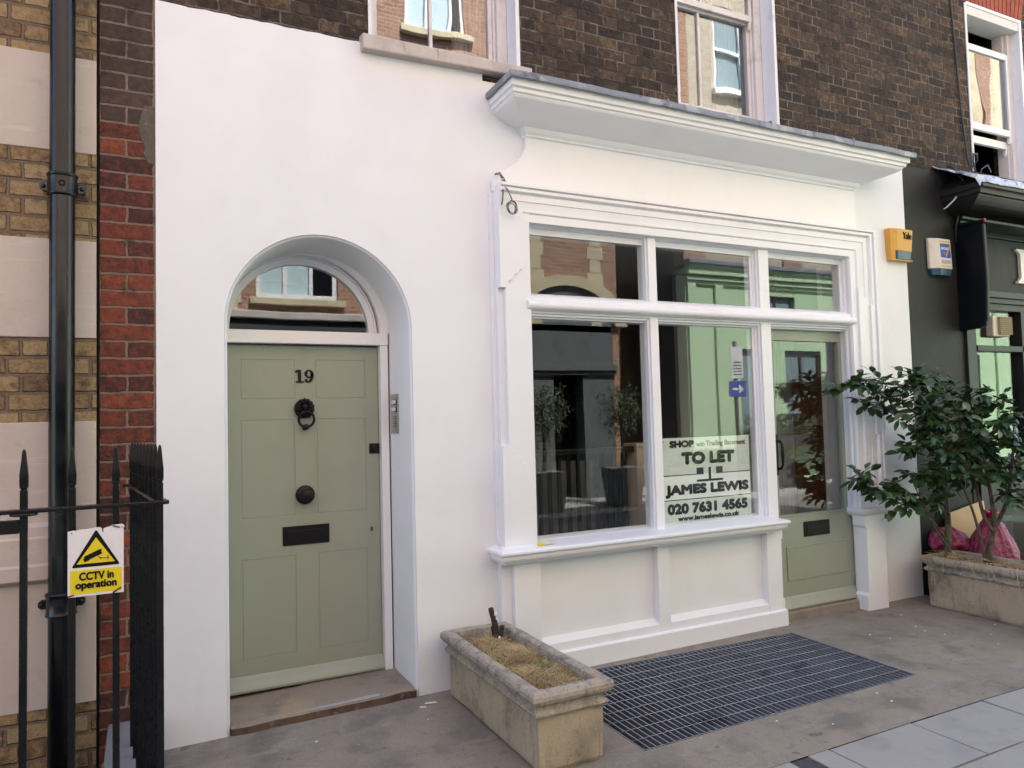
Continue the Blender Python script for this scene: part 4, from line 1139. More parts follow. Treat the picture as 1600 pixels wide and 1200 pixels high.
text_into(mb, 'JAMES LEWIS', bx(0.03), bx(0.975), bz(0.685), bz(0.535), yt, heavy=0.08)
text_into(mb, '020 7631 4565', bx(0.045), bx(0.955), bz(0.875), bz(0.748), yt, heavy=0.09)
text_into(mb, 'www.jameslewis.co.uk', bx(0.155), bx(0.85), bz(0.968), bz(0.893), yt, heavy=0.06)
mb.box(bx(0), bx(0.382), yt, by, bz(0.434), bz(0.424)); mb.box(bx(0.672), bx(1), yt, by, bz(0.434), bz(0.424))
mb.box(bx(0), bx(1), yt, by, bz(0.714), bz(0.704))
mb.box(bx(0.378), bx(0.455), yt, by, bz(0.434), bz(0.355)); mb.box(bx(0.60), bx(0.675), yt, by, bz(0.434), bz(0.355))
mb.box(bx(0.513), bx(0.540), yt, by, bz(0.495), bz(0.355)); mb.box(bx(0.378), bx(0.675), yt, by, bz(0.518), bz(0.493))
mb.build('lettering', M['ink'], board)
mb = MB()
text_into(mb, 'with', bx(0.385), bx(0.478), bz(0.110), bz(0.055), yt, heavy=0.02)
text_into(mb, 'Trading Basement', bx(0.495), bx(0.955), bz(0.125), bz(0.045), yt, heavy=0.04)
mb.build('lettering', M['maroon'], board)
for u, v in ((0.025, 0.035), (0.965, 0.03), (0.03, 0.965), (0.965, 0.955)):
    mb = MB(); mb.lathe([(0.0, 0.002), (0.005, 0.002), (0.006, 0.0)], (bx(u), by, bz(v)), '-y', 10); mb.build('fixing_screw', M['steel'], board)

# crumpled packet left on the sill
pk = MB()
random.seed(8)
def crumple(mb, c, r, seed, n=9, mi=0):
    b = len(mb.v)
    blob(mb, c, r, n, mi)
    for i in range(b, len(mb.v)):
        p = mb.v[i]
        d = noise.noise(p * 60 + Vector((seed, 0, 0))) * 0.28
        q = Vector(c)
        mb.v[i] = q + (p - q) * (1 + d)
crumple(pk, (2.205, -0.135, 0.875), (0.022, 0.016, 0.013), 1, mi=0)
crumple(pk, (2.250, -0.138, 0.876), (0.034, 0.015, 0.013), 2, mi=1)
crumple(pk, (2.292, -0.14, 0.874), (0.018, 0.013, 0.010), 4, mi=1)
tag(pk.build('crumpled_packet', [M['signyellow'], M['cream']], None), 'small crumpled yellow and white packet lying on the shop window sill', 'packet')

# entry phone on the door reveal
ip = thing('entry_phone', (1.397, 0.26, 1.595), 'slim steel entry phone panel with two buttons on the arched door reveal', 'entry phone')
def revx(y): return 1.418 - (1.418 - (ACX + 0.006 + (1.418 - ACX) * 0.945)) * y / 0.36
mb = MB()
mb.hexa([(revx(.20) - .008, .20, 1.595), (revx(.32) - .008, .32, 1.595), (revx(.32) + .002, .32, 1.595), (revx(.20) + .002, .20, 1.595)],
        [(revx(.20) - .008, .20, 1.842), (revx(.32) - .008, .32, 1.842), (revx(.32) + .002, .32, 1.842), (revx(.20) + .002, .20, 1.842)])
mb.build('face_plate', M['steel'], ip, bevel=0.001)
for zc in (1.792, 1.746):
    mb = MB(); xx = revx(.25)
    mb.box(xx - .016, xx - .007, .225, .295, zc - .011, zc + .011); mb.build('call_button', M['whiteprint'], ip, bevel=0.001)
    mb = MB(); mb.box(xx - .0088, xx - .007, .215, .305, zc - .018, zc + .014); mb.build('button_surround', M['black'], ip)
mb = MB()
for i in range(7): mb.box(revx(.26) - .0092, revx(.26) - .007, .225, .295, 1.632 + i * .011, 1.636 + i * .011)
mb.build('speaker_grille', M['black'], ip)

# loose cable and coil at the shopfront corner
mb = MB()
mb.tube([(2.008, -0.03, 3.245), (2.012, -0.085, 3.235), (2.030, -0.10, 3.20), (2.038, -0.115, 3.165), (2.030, -0.118, 3.14), (2.018, -0.115, 3.175), (2.010, -0.105, 3.215), (2.006, -0.06, 3.24)], 0.0065, 8)
mb.tube([(2.020, -0.10, 3.16), (2.018, -0.118, 3.11), (2.012, -0.12, 3.06), (2.005, -0.118, 3.02)], 0.005, 8)
mb.tube([(2.028, -0.115, 3.15), (2.045, -0.135, 3.11), (2.062, -0.145, 3.06), (2.066, -0.145, 3.045)], 0.004, 6)
for j in range(5):
    cx_, cz_, rr = 2.062 + 0.004 * math.sin(j * 2.1), 3.005 - 0.006 * (j % 3), 0.030 + 0.004 * math.cos(j * 1.7)
    pth = [(cx_ + rr * math.sin(2 * PI * i / 18 + j), -0.142 - 0.003 * j + 0.004 * math.sin(i + j), cz_ + 1.25 * rr * math.cos(2 * PI * i / 18 + j)) for i in range(17 + j % 3)]
    mb.tube(pth, 0.0028, 6)
tag(mb.build('loose_cable', M['greywire'], None), 'loose dark cable ending in a small coil at the top left corner of the shopfront', 'cable')

# ------------------------------------------------------------------ house on the left
lh = thing('yellow_brick_house', (0, 0, 0), 'yellow brick house with smooth cream stone bands and a red brick pier at its edge', 'house')
mb = MB(); mb.box(-10, -0.236, 0.0, 0.35, -2.5, 11.0); mb.build('wall', M['yellowbrick'], lh)
mb = MB(); mb.box(-0.236, -0.222, 0.06, 0.3, -1, 11.0); mb.build('party_joint', M['pit'], lh)
mb = MB(); mb.box(-0.2215, 0.0365, 0.004, 0.3, -1, 11.0); mb.build('brick_pier', M['pierbrick'], lh)
bands = [(3.069, 3.560), (2.127, 2.619), (0.33, 1.71), (4.0, 4.5), (4.95, 5.45)]
for z0, z1 in bands:
    mb = MB(); mb.box(-10, -0.2365, -0.006, 0.01, z0, z1); mb.build('stone_band', M['bandstone'], lh, bevel=0.004)
mb = MB()
mb.sweep_x([(-0.006, 1.225), (-0.02, 1.222), (-0.03, 1.205), (-0.035, 1.16), (-0.042, 1.15), (-0.042, 1.03), (-0.05, 1.02), (-0.05, 0.955), (-0.03, 0.94), (-0.006, 0.935)], -10, -0.395)
mb.build('stone_moulding', M['bandstone'], lh, bevel=0.003)
mb = MB()
mb.prism([(0.034, 3.36), (0.02, 3.37), (-0.02, 3.365), (-0.035, 3.31), (-0.045, 3.25), (-0.04, 3.20), (-0.015, 3.15), (-0.02, 3.10), (0.0, 3.06), (0.034, 3.05)], 'y', 0.0005, 0.02)
mb.build('cement_patch', M['cement'], lh, bevel=0.003)

pipe = thing('drainpipe', (-0.38, -0.1, -2.4), 'black cast iron drainpipe running up the yellow brick and stone wall', 'drainpipe')
mb = MB()
pr_ = [(-0.376, -0.1, z) for z in (-2.4, 0.92, 2.86, 7.0, 10.9)]
mb.tube(pr_, 0.0555, 28)
mb.build('pipe', M['pipe'], pipe)
for zc in (2.862, 0.84):
    mb = MB()
    mb.lathe([(0.056, -0.055), (0.066, -0.052), (0.068, -0.045), (0.064, -0.038), (0.064, 0.038), (0.067, 0.042), (0.069, 0.052), (0.064, 0.058), (0.0555, 0.06)], (-0.376, -0.1, zc), 'z', 28)
    for s in (-1, 1):
        mb.prism([(-0.376 + s * 0.05, zc - 0.022), (-0.376 + s * 0.085, zc - 0.022), (-0.376 + s * 0.098, zc - 0.01), (-0.376 + s * 0.098, zc + 0.01), (-0.376 + s * 0.085, zc + 0.022), (-0.376 + s * 0.05, zc + 0.022)], 'y', -0.075, -0.058)
        mb.tube([(-0.376 + s * 0.082, -0.07, zc), (-0.376 + s * 0.082, -0.005, zc)], 0.013, 10)
        blob(mb, (-0.376 + s * 0.082, -0.078, zc), (0.011, 0.008, 0.011), 6)
    for i in range(8):
        a = 2 * PI * i / 8
        blob(mb, (-0.372 + 0.012 * math.cos(a), -0.166, zc + 0.012 * math.sin(a)), (0.005, 0.005, 0.005), 4)
    mb.build('pipe_bracket', M['pipe'], pipe, bevel=0.002)

# ------------------------------------------------------------------ railings round the lightwell
kb = MB()
kb.hexa([(-0.195, -1.30, -0.1), (0.072, -1.30, -0.1), (0.062, -0.001, -0.1), (-0.195, -0.001, -0.1)], [(-0.185, -1.30, 0.075), (0.05, -1.30, 0.075), (0.045, -0.001, 0.205), (-0.185, -0.001, 0.205)])
kb.hexa([(-8, -1.31, -0.1), (-0.197, -1.31, -0.1), (-0.197, -1.10, -0.1), (-8, -1.10, -0.1)], [(-8, -1.30, 0.06), (-0.197, -1.30, 0.06), (-0.197, -1.11, 0.06), (-8, -1.11, 0.06)])
tag(kb.build('stone_kerb', M['kerbgrey'], None, bevel=0.008), 'low grey kerb under the black railings by the brick pier', 'kerb')

rail = thing('iron_railing', (0.04, -1.2, 0.06), 'black iron spear-topped railing turning the corner in front of the drainpipe', 'railing')
RZ = 1.392
mb = MB()
mb.box(-0.47, 0.068, -1.222, -1.178, RZ - 0.007, RZ + 0.007)
mb.prism([(0.018, -1.19), (0.062, -1.19), (-0.048, -0.20), (-0.115, -0.20), (-0.115, -0.235), (-0.09, -0.245)], 'z', RZ - 0.005, RZ + 0.009)
mb.prism(oval(-0.388, -1.20, 0.042, 0.036, 20), 'z', RZ - 0.016, RZ - 0.006)
mb.build('rail', M['iron'], rail, bevel=0.003)
mb = MB(); mb.box(-0.62, -0.40, -1.212, -1.19, RZ - 0.075, RZ - 0.028); mb.box(-0.62, -0.455, -1.222, -1.178, RZ - 0.012, RZ + 0.008); mb.build('gate_rail', M['iron'], rail, bevel=0.003)
def spear_bar(x, y, zb, s=0.0112):
    mb = MB()
    mb.box(x - s, x + s, y - s, y + s, zb, RZ + 0.072)
    mb.box(x - s * .8, x + s * .8, y - s * .8, y + s * .8, RZ + 0.072, RZ + 0.079)
    zt = 1.606
    a = s * 1.12
    lv = [(RZ + 0.079, a * 0.92), (RZ + 0.088, a), (RZ + 0.125, a * 1.02), (RZ + 0.165, a * 0.72), (zt - 0.008, a * 0.42), (zt, a * 0.12)]
    vs = []
    for z, q in lv: vs += [(x - q, y - q, z), (x + q, y - q, z), (x + q, y + q, z), (x - q, y + q, z)]
    fs = [(3, 2, 1, 0)]
    for i in range(len(lv) - 1):
        for j in range(4):
            fs.append((i * 4 + j, i * 4 + (j + 1) % 4, (i + 1) * 4 + (j + 1) % 4, (i + 1) * 4 + j))
    b = (len(lv) - 1) * 4
    fs.append((b, b + 1, b + 2, b + 3))
    mb.add(vs, fs)
    return mb.build('bar', M['iron'], rail, bevel=0.0025)
p0 = (0.037, -1.2)
b0 = spear_bar(p0[0], p0[1], 0.03)
spots = [(-0.388, -1.2), (-0.244, -1.2), (-0.107, -1.2)]
for i in range(1, 9):
    t = i / 8.0
    spots.append((p0[0] + (-0.071 - p0[0]) * t, p0[1] + (-0.27 + 1.2) * t))
for (x, y) in spots:
    b = b0.copy(); COL.objects.link(b); b.parent = rail
    b.location = (x - p0[0], y - p0[1], 0); ORG[b.name] = ORG[b0.name]

# CCTV sign wired to the bars
cs = thing('cctv_sign', (-0.167, -1.232, 1.085), 'torn white and yellow CCTV warning sign wired to the black railing', 'sign')
CX0, CX1, CZ0, CZ1 = -0.2545, -0.0815, 1.085, 1.327
cw, ch = CX1 - CX0, CZ1 - CZ0
ux = lambda u: CX0 + cw * u
vz = lambda v: CZ0 + ch * v
sy = -1.236
mb = MB()
outl = [(0, 0.01), (0.02, 0), (1, 0), (1, 0.985), (0.97, 1.0), (0.80, 0.995), (0.745, 0.975), (0.68, 0.965), (0.635, 0.955), (0.628, 0.90), (0.612, 0.90), (0.605, 0.955), (0.57, 0.975), (0.50, 0.978), (0.42, 0.968), (0.33, 0.962), (0.20, 0.960), (0.15, 0.945), (0.10, 0.955), (0.03, 0.945), (0, 0.945)]
mb.prism([(ux(a), vz(b)) for a, b in outl], 'y', sy, sy + 0.004)
mb.build('sign_plate', M['signwhite'], cs)
mb = MB()
mb.prism([(ux(.045), vz(.035)), (ux(.965), vz(.035)), (ux(.965), vz(.375)), (ux(.045), vz(.375))], 'y', sy - 0.0012, sy)
def tri(cx_, cz_, h_, w_): return [(ux(cx_ - w_ / 2), vz(cz_)), (ux(cx_ + w_ / 2), vz(cz_)), (ux(cx_), vz(cz_ + h_))]
mb.prism(tri(.5, .465, .37, .68), 'y', sy - 0.0024, sy - 0.0012)
mb.build('warning_print', M['signyellow'], cs)
mb = MB()
def rtri(cx_, cz_, h_, w_, r_):
    P_ = tri(cx_, cz_, h_, w_); out = []
    for i in range(3):
        p, a, b = Vector(P_[i]), Vector(P_[i - 1]), Vector(P_[(i + 1) % 3])
        out += [tuple(p + (a - p).normalized() * r_), tuple(p + ((a - p).normalized() + (b - p).normalized()) * r_ * 0.25), tuple(p + (b - p).normalized() * r_)]
    return out
mb.prism(rtri(.5, .415, .535, .87, .007), 'y', sy - 0.0012, sy)
def rot_rect(cx_, cz_, w_, h_, ang):
    c, s = math.cos(R(ang)), math.sin(R(ang))
    return [(ux(cx_) + (a * c - b * s) * cw, vz(cz_) + (a * s + b * c) * cw) for a, b in ((-w_ / 2, -h_ / 2), (w_ / 2, -h_ / 2), (w_ / 2, h_ / 2), (-w_ / 2, h_ / 2))]
yq = sy - 0.0036
mb.prism(rot_rect(.455, .585, .30, .10, 24), 'y', yq, yq + .0012)
mb.prism(rot_rect(.33, .525, .10, .07, 24), 'y', yq + .0001, yq + .0012)
mb.prism(rot_rect(.445, .60, .34, .035, 24), 'y', yq + .0002, yq + .0012)
stroke_into(mb, [(ux(.53), vz(.57)), (ux(.58), vz(.53)), (ux(.70), vz(.53))], 0.0017, yq, yq + .0012)
mb.prism(oval(ux(.585), vz(.53), .0026, .0026, 12), 'y', yq - .0002, yq + .0011)
text_into(mb, 'CCTV in', ux(.20), ux(.82), vz(.225), vz(.345), sy - 0.003, heavy=0.045)
text_into(mb, 'operation', ux(.135), ux(.875), vz(.075), vz(.215), sy - 0.003, heavy=0.045)
for u, v in ((.07, .915), (.82, .02)): mb.prism(oval(ux(u), vz(v), .0025, .0025, 10), 'y', sy - .001, sy)
mb.build('warning_print', M['ink'], cs)
mb = MB(); mb.prism(rot_rect(.715, .53, .02, .075, 0), 'y', yq - .0003, yq + .001); mb.build('warning_print', M['red'], cs)
for pts_ in (((.80, .985), (.93, .955)), ((.0, .015), (.11, .03)), ((.80, .005), (.95, .075))):
    mb = MB(); (a, b), (c, d) = pts_
    mb.tube([(ux(a), sy + .02, vz(b)), (ux(a) + .001, sy - .003, vz(b)), (ux(c) - .001, sy - .003, vz(d)), (ux(c), sy + .02, vz(d))], 0.0022, 6)
    mb.build('cable_tie', M['black'], cs)
mb = MB(); mb.lathe([(0, .003), (.005, .0025), (.0055, 0)], (ux(.985), sy, vz(.965)), '-y', 12); mb.build('screw_cap', M['cream'], cs)

# ------------------------------------------------------------------ the dark shop house on the right
dh = thing('dark_shop_house', (0, 0, 0), 'charcoal painted shop with brown brick and an open white sash window above', 'house')
W3 = (7.135, 8.03, 3.93, 5.60)
mb = MB()
mb.holes([6.055, W3[0], W3[1], 12.2], [3.4, W3[2], W3[3], 11.0], lambda cx, cz: W3[0] < cx < W3[1] and W3[2] < cz < W3[3], 0.02, 0.34)
mb.build('brick_wall', M['darkbrick'], dh)
# red gauged arch over the window
mb = MB()
nv = 15
for i in range(nv):
    t0, t1 = i / nv, (i + 1) / nv
    a = 7.10 + 0.965 * t0 + 0.006; b = 7.10 + 0.965 * t1 - 0.006
    a2 = 7.02 + 1.125 * t0 + 0.006; b2 = 7.02 + 1.125 * t1 - 0.006
    mb.prism([(a, 5.625), (b, 5.625), (b2, 5.89), (a2, 5.89)], 'y', 0.012, 0.05)
mb.build('brick_arch', mat('rubbed_red_brick', (0.32, 0.075, 0.04), 0.85, layers=((6, (0.24, 0.05, 0.03), 0.45, 0.65),), bumps=((40, 0.3, 0.004),)), dh)
mb = MB()
# pilaster wall, slightly uneven top where it meets the brick
random.seed(4)
tp = [(6.056 + 0.76 * i / 8, 3.852 + random.uniform(-0.012, 0.012)) for i in range(9)]
mb.prism([(6.056, -0.05)] + tp + [(6.816, -0.05)], 'y', -0.002, 0.3)
mb.box(6.816, 12.2, 0.0, 0.3, 2.76, 3.84)
mb.box(6.816, 12.2, -0.01, 0.3, -0.05, 1.08)
mb.build('wall', M['charcoal'], dh, bevel=0.004)
mb = MB()
mb.box(6.816, 6.90, -0.03, 0.2, 1.08, 2.76); mb.box(6.90, 6.985, -0.012, 0.2, 1.08, 2.76)
mb.box(6.80, 12.2, -0.06, 0.2, 1.04, 1.12)
mb.box(6.985, 12.2, -0.02, 0.2, 1.12, 1.17)
mb.box(6.985, 12.2, -0.02, 0.2, 2.19, 2.245)
mb.box(6.985, 12.2, -0.02, 0.2, 2.585, 2.65); mb.box(6.90, 12.2, -0.045, 0.2, 2.65, 2.70); mb.box(6.88, 12.2, -0.07, 0.2, 2.70, 2.76)
mb.box(7.70, 7.775, -0.02, 0.2, 1.17, 2.585); mb.box(9.2, 9.3, -0.02, 0.2, 1.17, 2.585); mb.box(10.6, 10.7, -0.02, 0.2, 1.17, 2.585)
mb.box(6.90, 12.2, -0.03, 0.0, 0.25, 0.95)
sf = mb.build('shopfront_frame', M['charcoalwood'], dh, bevel=0.004)
for x0, x1 in ((6.97, 7.72), (7.76, 9.22), (9.28, 10.62)):
    for z0, z1 in ((1.16, 2.20), (2.235, 2.60)):
        mb = MB(); mb.box(x0, x1, 0.04, 0.045, z0, z1); mb.build('window_pane', M['glass'], sf)
room(dh, 6.30, 12.0, 0.32, 4.5, 0.05, 3.6, M['roomdark'], M['floorwood'])
room(dh, 6.30, 12.0, 0.36, 4.2, 3.80, 6.6, M['roomdark'], M['floorwood'])
# cornice with sloping top and crumpled flashing
CQ = [(-0.05, 3.36), (-0.06, 3.40), (-0.09, 3.405), (-0.095, 3.43), (-0.12, 3.435)]
for i in range(7):
    t = i / 6
    CQ.append((-0.13 - 0.20 * t, 3.44 + 0.105 * t ** 1.8))
CQ += [(-0.335, 3.555), (-0.36, 3.56), (-0.362, 3.60), (-0.395, 3.605), (-0.397, 3.655), (-0.01, 3.83)]
mb = MB()
n = len(CQ)
A = [(6.60 + 0.10 * p[0] - 0.25 * (0.0 if p[0] < -0.3 else 0) + (0.20 - 0.5 * min(0.4, -p[0])) , p[0], p[1]) for p in CQ]
B = [(12.2, p[0], p[1]) for p in CQ]
mb.add(A + B, [(i, n + i, n + i + 1, i + 1) for i in range(n - 1)])
A0 = [(p[0], 0.0, p[2]) for p in A]
mb.add(A + A0, [(i, i + 1, n + i + 1, n + i) for i in range(n - 1)])
mb.build('cornice', M['charcoalwood'], dh, bevel=0.003)
mb = MB()
nx, ny = 60, 9
vs = []
for j in range(ny + 1):
    for i in range(nx + 1):
        t = j / ny
        x = 6.53 + 0.0 * t + (12.2 - 6.53) * (i / nx) ** 1.8
        y = 0.018 - 0.435 * t
        z = 3.885 - 0.215 * t + 0.012 * (t if t > .2 else 0) 
        a = 1.0 if x < 7.3 else 0.35
        z += a * 0.022 * noise.noise(Vector((x * 9, y * 14, 2))) + 0.004
        x += a * 0.03 * noise.noise(Vector((x * 5, y * 8, 9)))
        if j == ny: z -= 0.05; y += 0.012
        if i == 0: z -= 0.045 * t; x -= 0.02
        vs.append((x, y, z))
fs = [(j * (nx + 1) + i, j * (nx + 1) + i + 1, (j + 1) * (nx + 1) + i + 1, (j + 1) * (nx + 1) + i) for j in range(ny) for i in range(nx)]
mb.add(vs, fs, 0, False)
fl = mb.build('flashing', M['foil'], dh, weld=True)
so_ = fl.modifiers.new('thickness', 'SOLIDIFY'); so_.thickness = 0.004
# canopy bracket and canopy board
mb = MB()
mb.prism([(0.0, 3.335), (-0.262, 3.335), (-0.266, 3.31), (-0.272, 2.80), (-0.258, 2.46), (-0.235, 2.40), (-0.18, 2.378), (0.0, 2.368)], 'x', 6.752, 6.80)
mb.build('canopy_bracket', M['navy'], dh, bevel=0.012, seg=3)
mb = MB()
mb.hexa([(6.735, -0.285, 3.325), (12.2, -0.285, 3.325), (12.2, 0.0, 3.335), (6.735, 0.0, 3.335)], [(6.735, -0.285, 3.350), (12.2, -0.285, 3.350), (12.2, 0.0, 3.372), (6.735, 0.0, 3.372)])
mb.box(6.80, 12.2, -0.04, 0.0, 3.285, 3.335)
mb.build('canopy_board', M['navy'], dh, bevel=0.005)
mb = MB(); mb.box(6.735, 6.76, -0.292, -0.268, 3.335, 3.358); mb.build('end_marker', M['red'], dh, bevel=0.003)
mb = MB()   # the slab-serif capital at the edge of the picture
mb.box(7.735, 7.83, -0.03, 0.0, 2.885, 3.195)
for z0, z1 in ((2.870, 2.893), (3.187, 3.21)): mb.box(7.675, 7.89, -0.03, 0.0, z0, z1)
mb.prism([(7.70, 2.893), (7.735, 2.93), (7.735, 2.893)], 'y', -0.03, 0); mb.prism([(7.70, 3.187), (7.735, 3.187), (7.735, 3.15)], 'y', -0.03, 0)
mb.build('fascia_lettering', M['whiteprint'], dh, bevel=0.002)
# upper window: both sashes lowered, gaps above and below
x0, x1, z0, z1 = W3
mb = MB()
mb.box(x0 - 0.012, x0 + 0.016, 0.012, 0.14, z0, z1); mb.box(x1 - 0.014, x1 + 0.028, 0.012, 0.14, z0, z1 + 0.02)
mb.box(x0 + 0.016, x1 - 0.014, 0.012, 0.14, z1 - 0.012, z1 + 0.02)
mb.build('window_reveal', M['reveal'], dh)
mb = MB()
mb.hexa([(x0 + .01, 0.02, z1 - 0.10), (x1 - .01, 0.02, z1 - 0.10), (x1 - .01, 0.24, z1 - 0.10), (x0 + .01, 0.24, z1 - 0.10)], [(x0 + .01, 0.02, z1 - 0.012), (x1 - .01, 0.02, z1 - 0.012), (x1 - .01, 0.24, z1 - 0.012), (x0 + .01, 0.24, z1 - 0.012)])
mb.box(x0 + 0.016, x0 + 0.06, 0.10, 0.24, z0, z1 - 0.10); mb.box(x1 - 0.08, x1 - 0.014, 0.10, 0.24, z0, z1 - 0.10)
mb.box(x1 - 0.10, x1 - 0.08, 0.135, 0.24, z0, z1 - 0.10)
mb.hexa([(x0, 0.03, z0 - 0.03), (x1, 0.03, z0 - 0.03), (x1, 0.24, z0 - 0.03), (x0, 0.24, z0 - 0.03)], [(x0, 0.03, z0), (x1, 0.03, z0), (x1, 0.24, z0 + 0.04), (x0, 0.24, z0 + 0.04)])
mb.build('window_frame', M['oldwhite'], dh, bevel=0.004)
def sash3(y, za, zb, rail, glazed=True):
    a, b = x0 + 0.062, x1 - 0.082
    mb = MB()
    mb.box(a, a + 0.035, y, y + 0.035, za, zb); mb.box(b - 0.035, b, y, y + 0.035, za, zb)
    mb.box(a + 0.035, b - 0.035, y, y + 0.035, zb - 0.06, zb); mb.box(a + 0.035, b - 0.035, y, y + 0.035, za, za + rail)
    mb.prism([(y + .002, za), (y + .033, za), (y + .033, za - .05), (y + .02, za - .07), (y + .004, za - .05)], 'x', b - 0.035, b)
    o = mb.build('sash', M['wood'], dh, bevel=0.003)
    if not glazed: return
    mb = MB(); mb.box(a + 0.025, b - 0.025, y + 0.016, y + 0.02, za + rail - 0.01, zb - 0.05); mb.build('pane', M['oldglass'], o)
sash3(0.10, 4.415, 5.275, 0.065)
sash3(0.145, 4.30, 4.372, 0.012, False)

# the two alarm boxes
ab = thing('alarm_box', (5.92, 0, 2.965), 'yellow alarm box with a dark blue lens, on the edge of the white wall', 'alarm box')
mb = MB()
zb_, zt_ = 2.963, 3.238
def yb(z, s=1.0):
    t = (z - zb_) / (zt_ - zb_)
    w0 = 0.004 * (1 - t)
    l, r = 5.768 + 0.016 * (1 - t), 6.082 - 0.022 * (1 - t)
    d = 0.060 + 0.012 * t
    return [(l, -0.002, z), (l + .006, -d * 0.75, z), (l + 0.075, -d, z), (l + 0.13, -d * 1.04, z), (r - 0.03, -d, z), (r - .006, -d * 0.75, z), (r, -0.002, z)]
lv = [yb(z) for z in (3.045, 3.11, 3.18, zt_ - 0.008)] + [[(p[0] * 0.985 + 5.925 * 0.015, p[1] * 0.93, zt_) for p in yb(zt_)]]
for a, b in zip(lv[:-1], lv[1:]):
    mb.add(a + b, [(i, (i + 1) % 7, 7 + (i + 1) % 7, 7 + i) for i in range(7)])
mb.add(lv[0], [tuple(range(6, -1, -1))]); mb.add(lv[-1], [tuple(range(7))])
a, b = yb(zb_), yb(3.045)
mb.hexa([a[0], a[1], (a[2][0] - .03, a[2][1], a[2][2]), (a[2][0] - .03, -.002, a[2][2])], [b[0], b[1], (b[2][0] - .03, b[2][1], b[2][2]), (b[2][0] - .03, -.002, b[2][2])])
mb.box(a[0][0], a[6][0], -0.058, -0.002, zb_ - 0.004, zb_ + 0.006)
mb.build('case', M['yellow'], ab, bevel=0.004, seg=3)
mb = MB()
a, b = yb(zb_ + .008), yb(3.058)
la = [(a[2][0] - .045, -.004, zb_ + .008)] + [(p[0], p[1] * 0.93, p[2]) for p in a[2:5]] + [(a[5][0] - .012, a[5][1] * .93, a[5][2]), (a[5][0] - .012, -.004, a[5][2])]
lb_ = [(b[2][0] - .045, -.004, 3.045)] + [(p[0], p[1] * 0.97, 3.052 if i != 1 else 3.062) for i, p in enumerate(b[2:5])] + [(b[5][0] - .012, b[5][1] * .97, 3.045), (b[5][0] - .012, -.004, 3.045)]
mb.hexa(la, lb_)
mb.build('lens', M['bluelens'], ab, bevel=0.004)
mb = MB(); text_into(mb, 'Yale', 5.918, 6.028, 3.150, 3.210, -0.0785, depth=0.007, heavy=0.012); mb.build('lettering', M['ink'], ab)

ab2 = thing('alarm_box', (6.46, 0, 2.86), 'cream alarm box with a blue tick sticker, on the charcoal wall', 'alarm box')
mb = MB()
mb.hexa([(6.335, -0.002, 2.925), (6.335, -0.03, 2.925), (6.415, -0.075, 2.925), (6.585, -0.075, 2.925), (6.61, -0.05, 2.925), (6.61, -0.002, 2.925)][::-1],
        [(6.33, -0.002, 3.205), (6.33, -0.025, 3.205), (6.412, -0.065, 3.20), (6.582, -0.065, 3.20), (6.605, -0.045, 3.20), (6.605, -0.002, 3.205)][::-1])
mb.build('case', M['cream'], ab2, bevel=0.005, seg=3)
mb = MB()
mb.hexa([(6.365, -0.002, 2.862), (6.36, -0.03, 2.868), (6.43, -0.06, 2.865), (6.575, -0.06, 2.865), (6.60, -0.04, 2.868), (6.60, -0.002, 2.862)][::-1],
        [(6.345, -0.002, 2.924), (6.345, -0.03, 2.924), (6.42, -0.073, 2.924), (6.583, -0.073, 2.924), (6.608, -0.048, 2.924), (6.608, -0.002, 2.924)][::-1])
mb.build('lens', M['bluelens'], ab2, bevel=0.004)
def yface(z): return -0.075 + 0.010 * (z - 2.925) / 0.28
def facing(mb, x0, x1, z0, z1, lift=0.0012):
    mb.hexa([(x0, yface(z0) - lift, z0), (x1, yface(z0) - lift, z0), (x1, yface(z0) + .001, z0), (x0, yface(z0) + .001, z0)], [(x0, yface(z1) - lift, z1), (x1, yface(z1) - lift, z1), (x1, yface(z1) + .001, z1), (x0, yface(z1) + .001, z1)])
mb = MB(); facing(mb, 6.43, 6.572, 3.025, 3.155); mb.build('sticker', M['stickerblue'], ab2)
mb = MB()
facing(mb, 6.425, 6.575, 3.168, 3.18); mb.build('sticker_print', M['amber'], ab2)
mb = MB(); facing(mb, 6.425, 6.575, 2.942, 2.953); mb.build('sticker_print', M['amber'], ab2)
mb = MB()
stroke_into(mb, [(6.470, 3.075), (6.498, 3.036), (6.566, 3.150)], [0.008, 0.014, 0.01], -0.0755, -0.0715)
mb.build('sticker_print', M['amber'], ab2)
mb = MB(); text_into(mb, 'secure', 6.436, 6.555, 3.098, 3.120, -0.0728, heavy=0.03); mb.build('lettering', M['whiteprint'], ab2)
mb = MB(); facing(mb, 6.43, 6.565, 2.968, 3.003); mb.build('sticker_print', M['greyprint'], ab2)

# cables
mb = MB()
pth = [(6.88, 0.012, 6.2), (6.905, 0.010, 5.55), (6.94, 0.008, 5.0), (6.955, 0.006, 4.75), (6.975, 0.006, 4.45), (7.005, 0.004, 4.20), (7.02, 0.0, 4.05), (7.03, -0.02, 3.93), (7.00, -0.10, 3.98), (6.90, -0.16, 4.01), (6.78, -0.20, 3.98), (6.74, -0.22, 3.90), (6.73, -0.24, 3.78)]
mb.tube(pth, 0.008, 8)
tag(mb.build('hanging_cable', M['wire'], None), 'thin black cable running down the brown brick beside the open upper window', 'cable')
mb = MB()
mb.tube([(6.66, -0.03, 3.90), (6.64, -0.10, 3.86), (6.66, -0.17, 3.72), (6.72, -0.10, 3.55), (6.74, -0.03, 3.35), (6.75, -0.012, 3.2)], 0.009, 8)
mb.tube([(7.0, -0.22, 3.83), (6.85, -0.28, 3.86), (6.72, -0.30, 3.80), (6.70, -0.28, 3.70)], 0.006, 8)
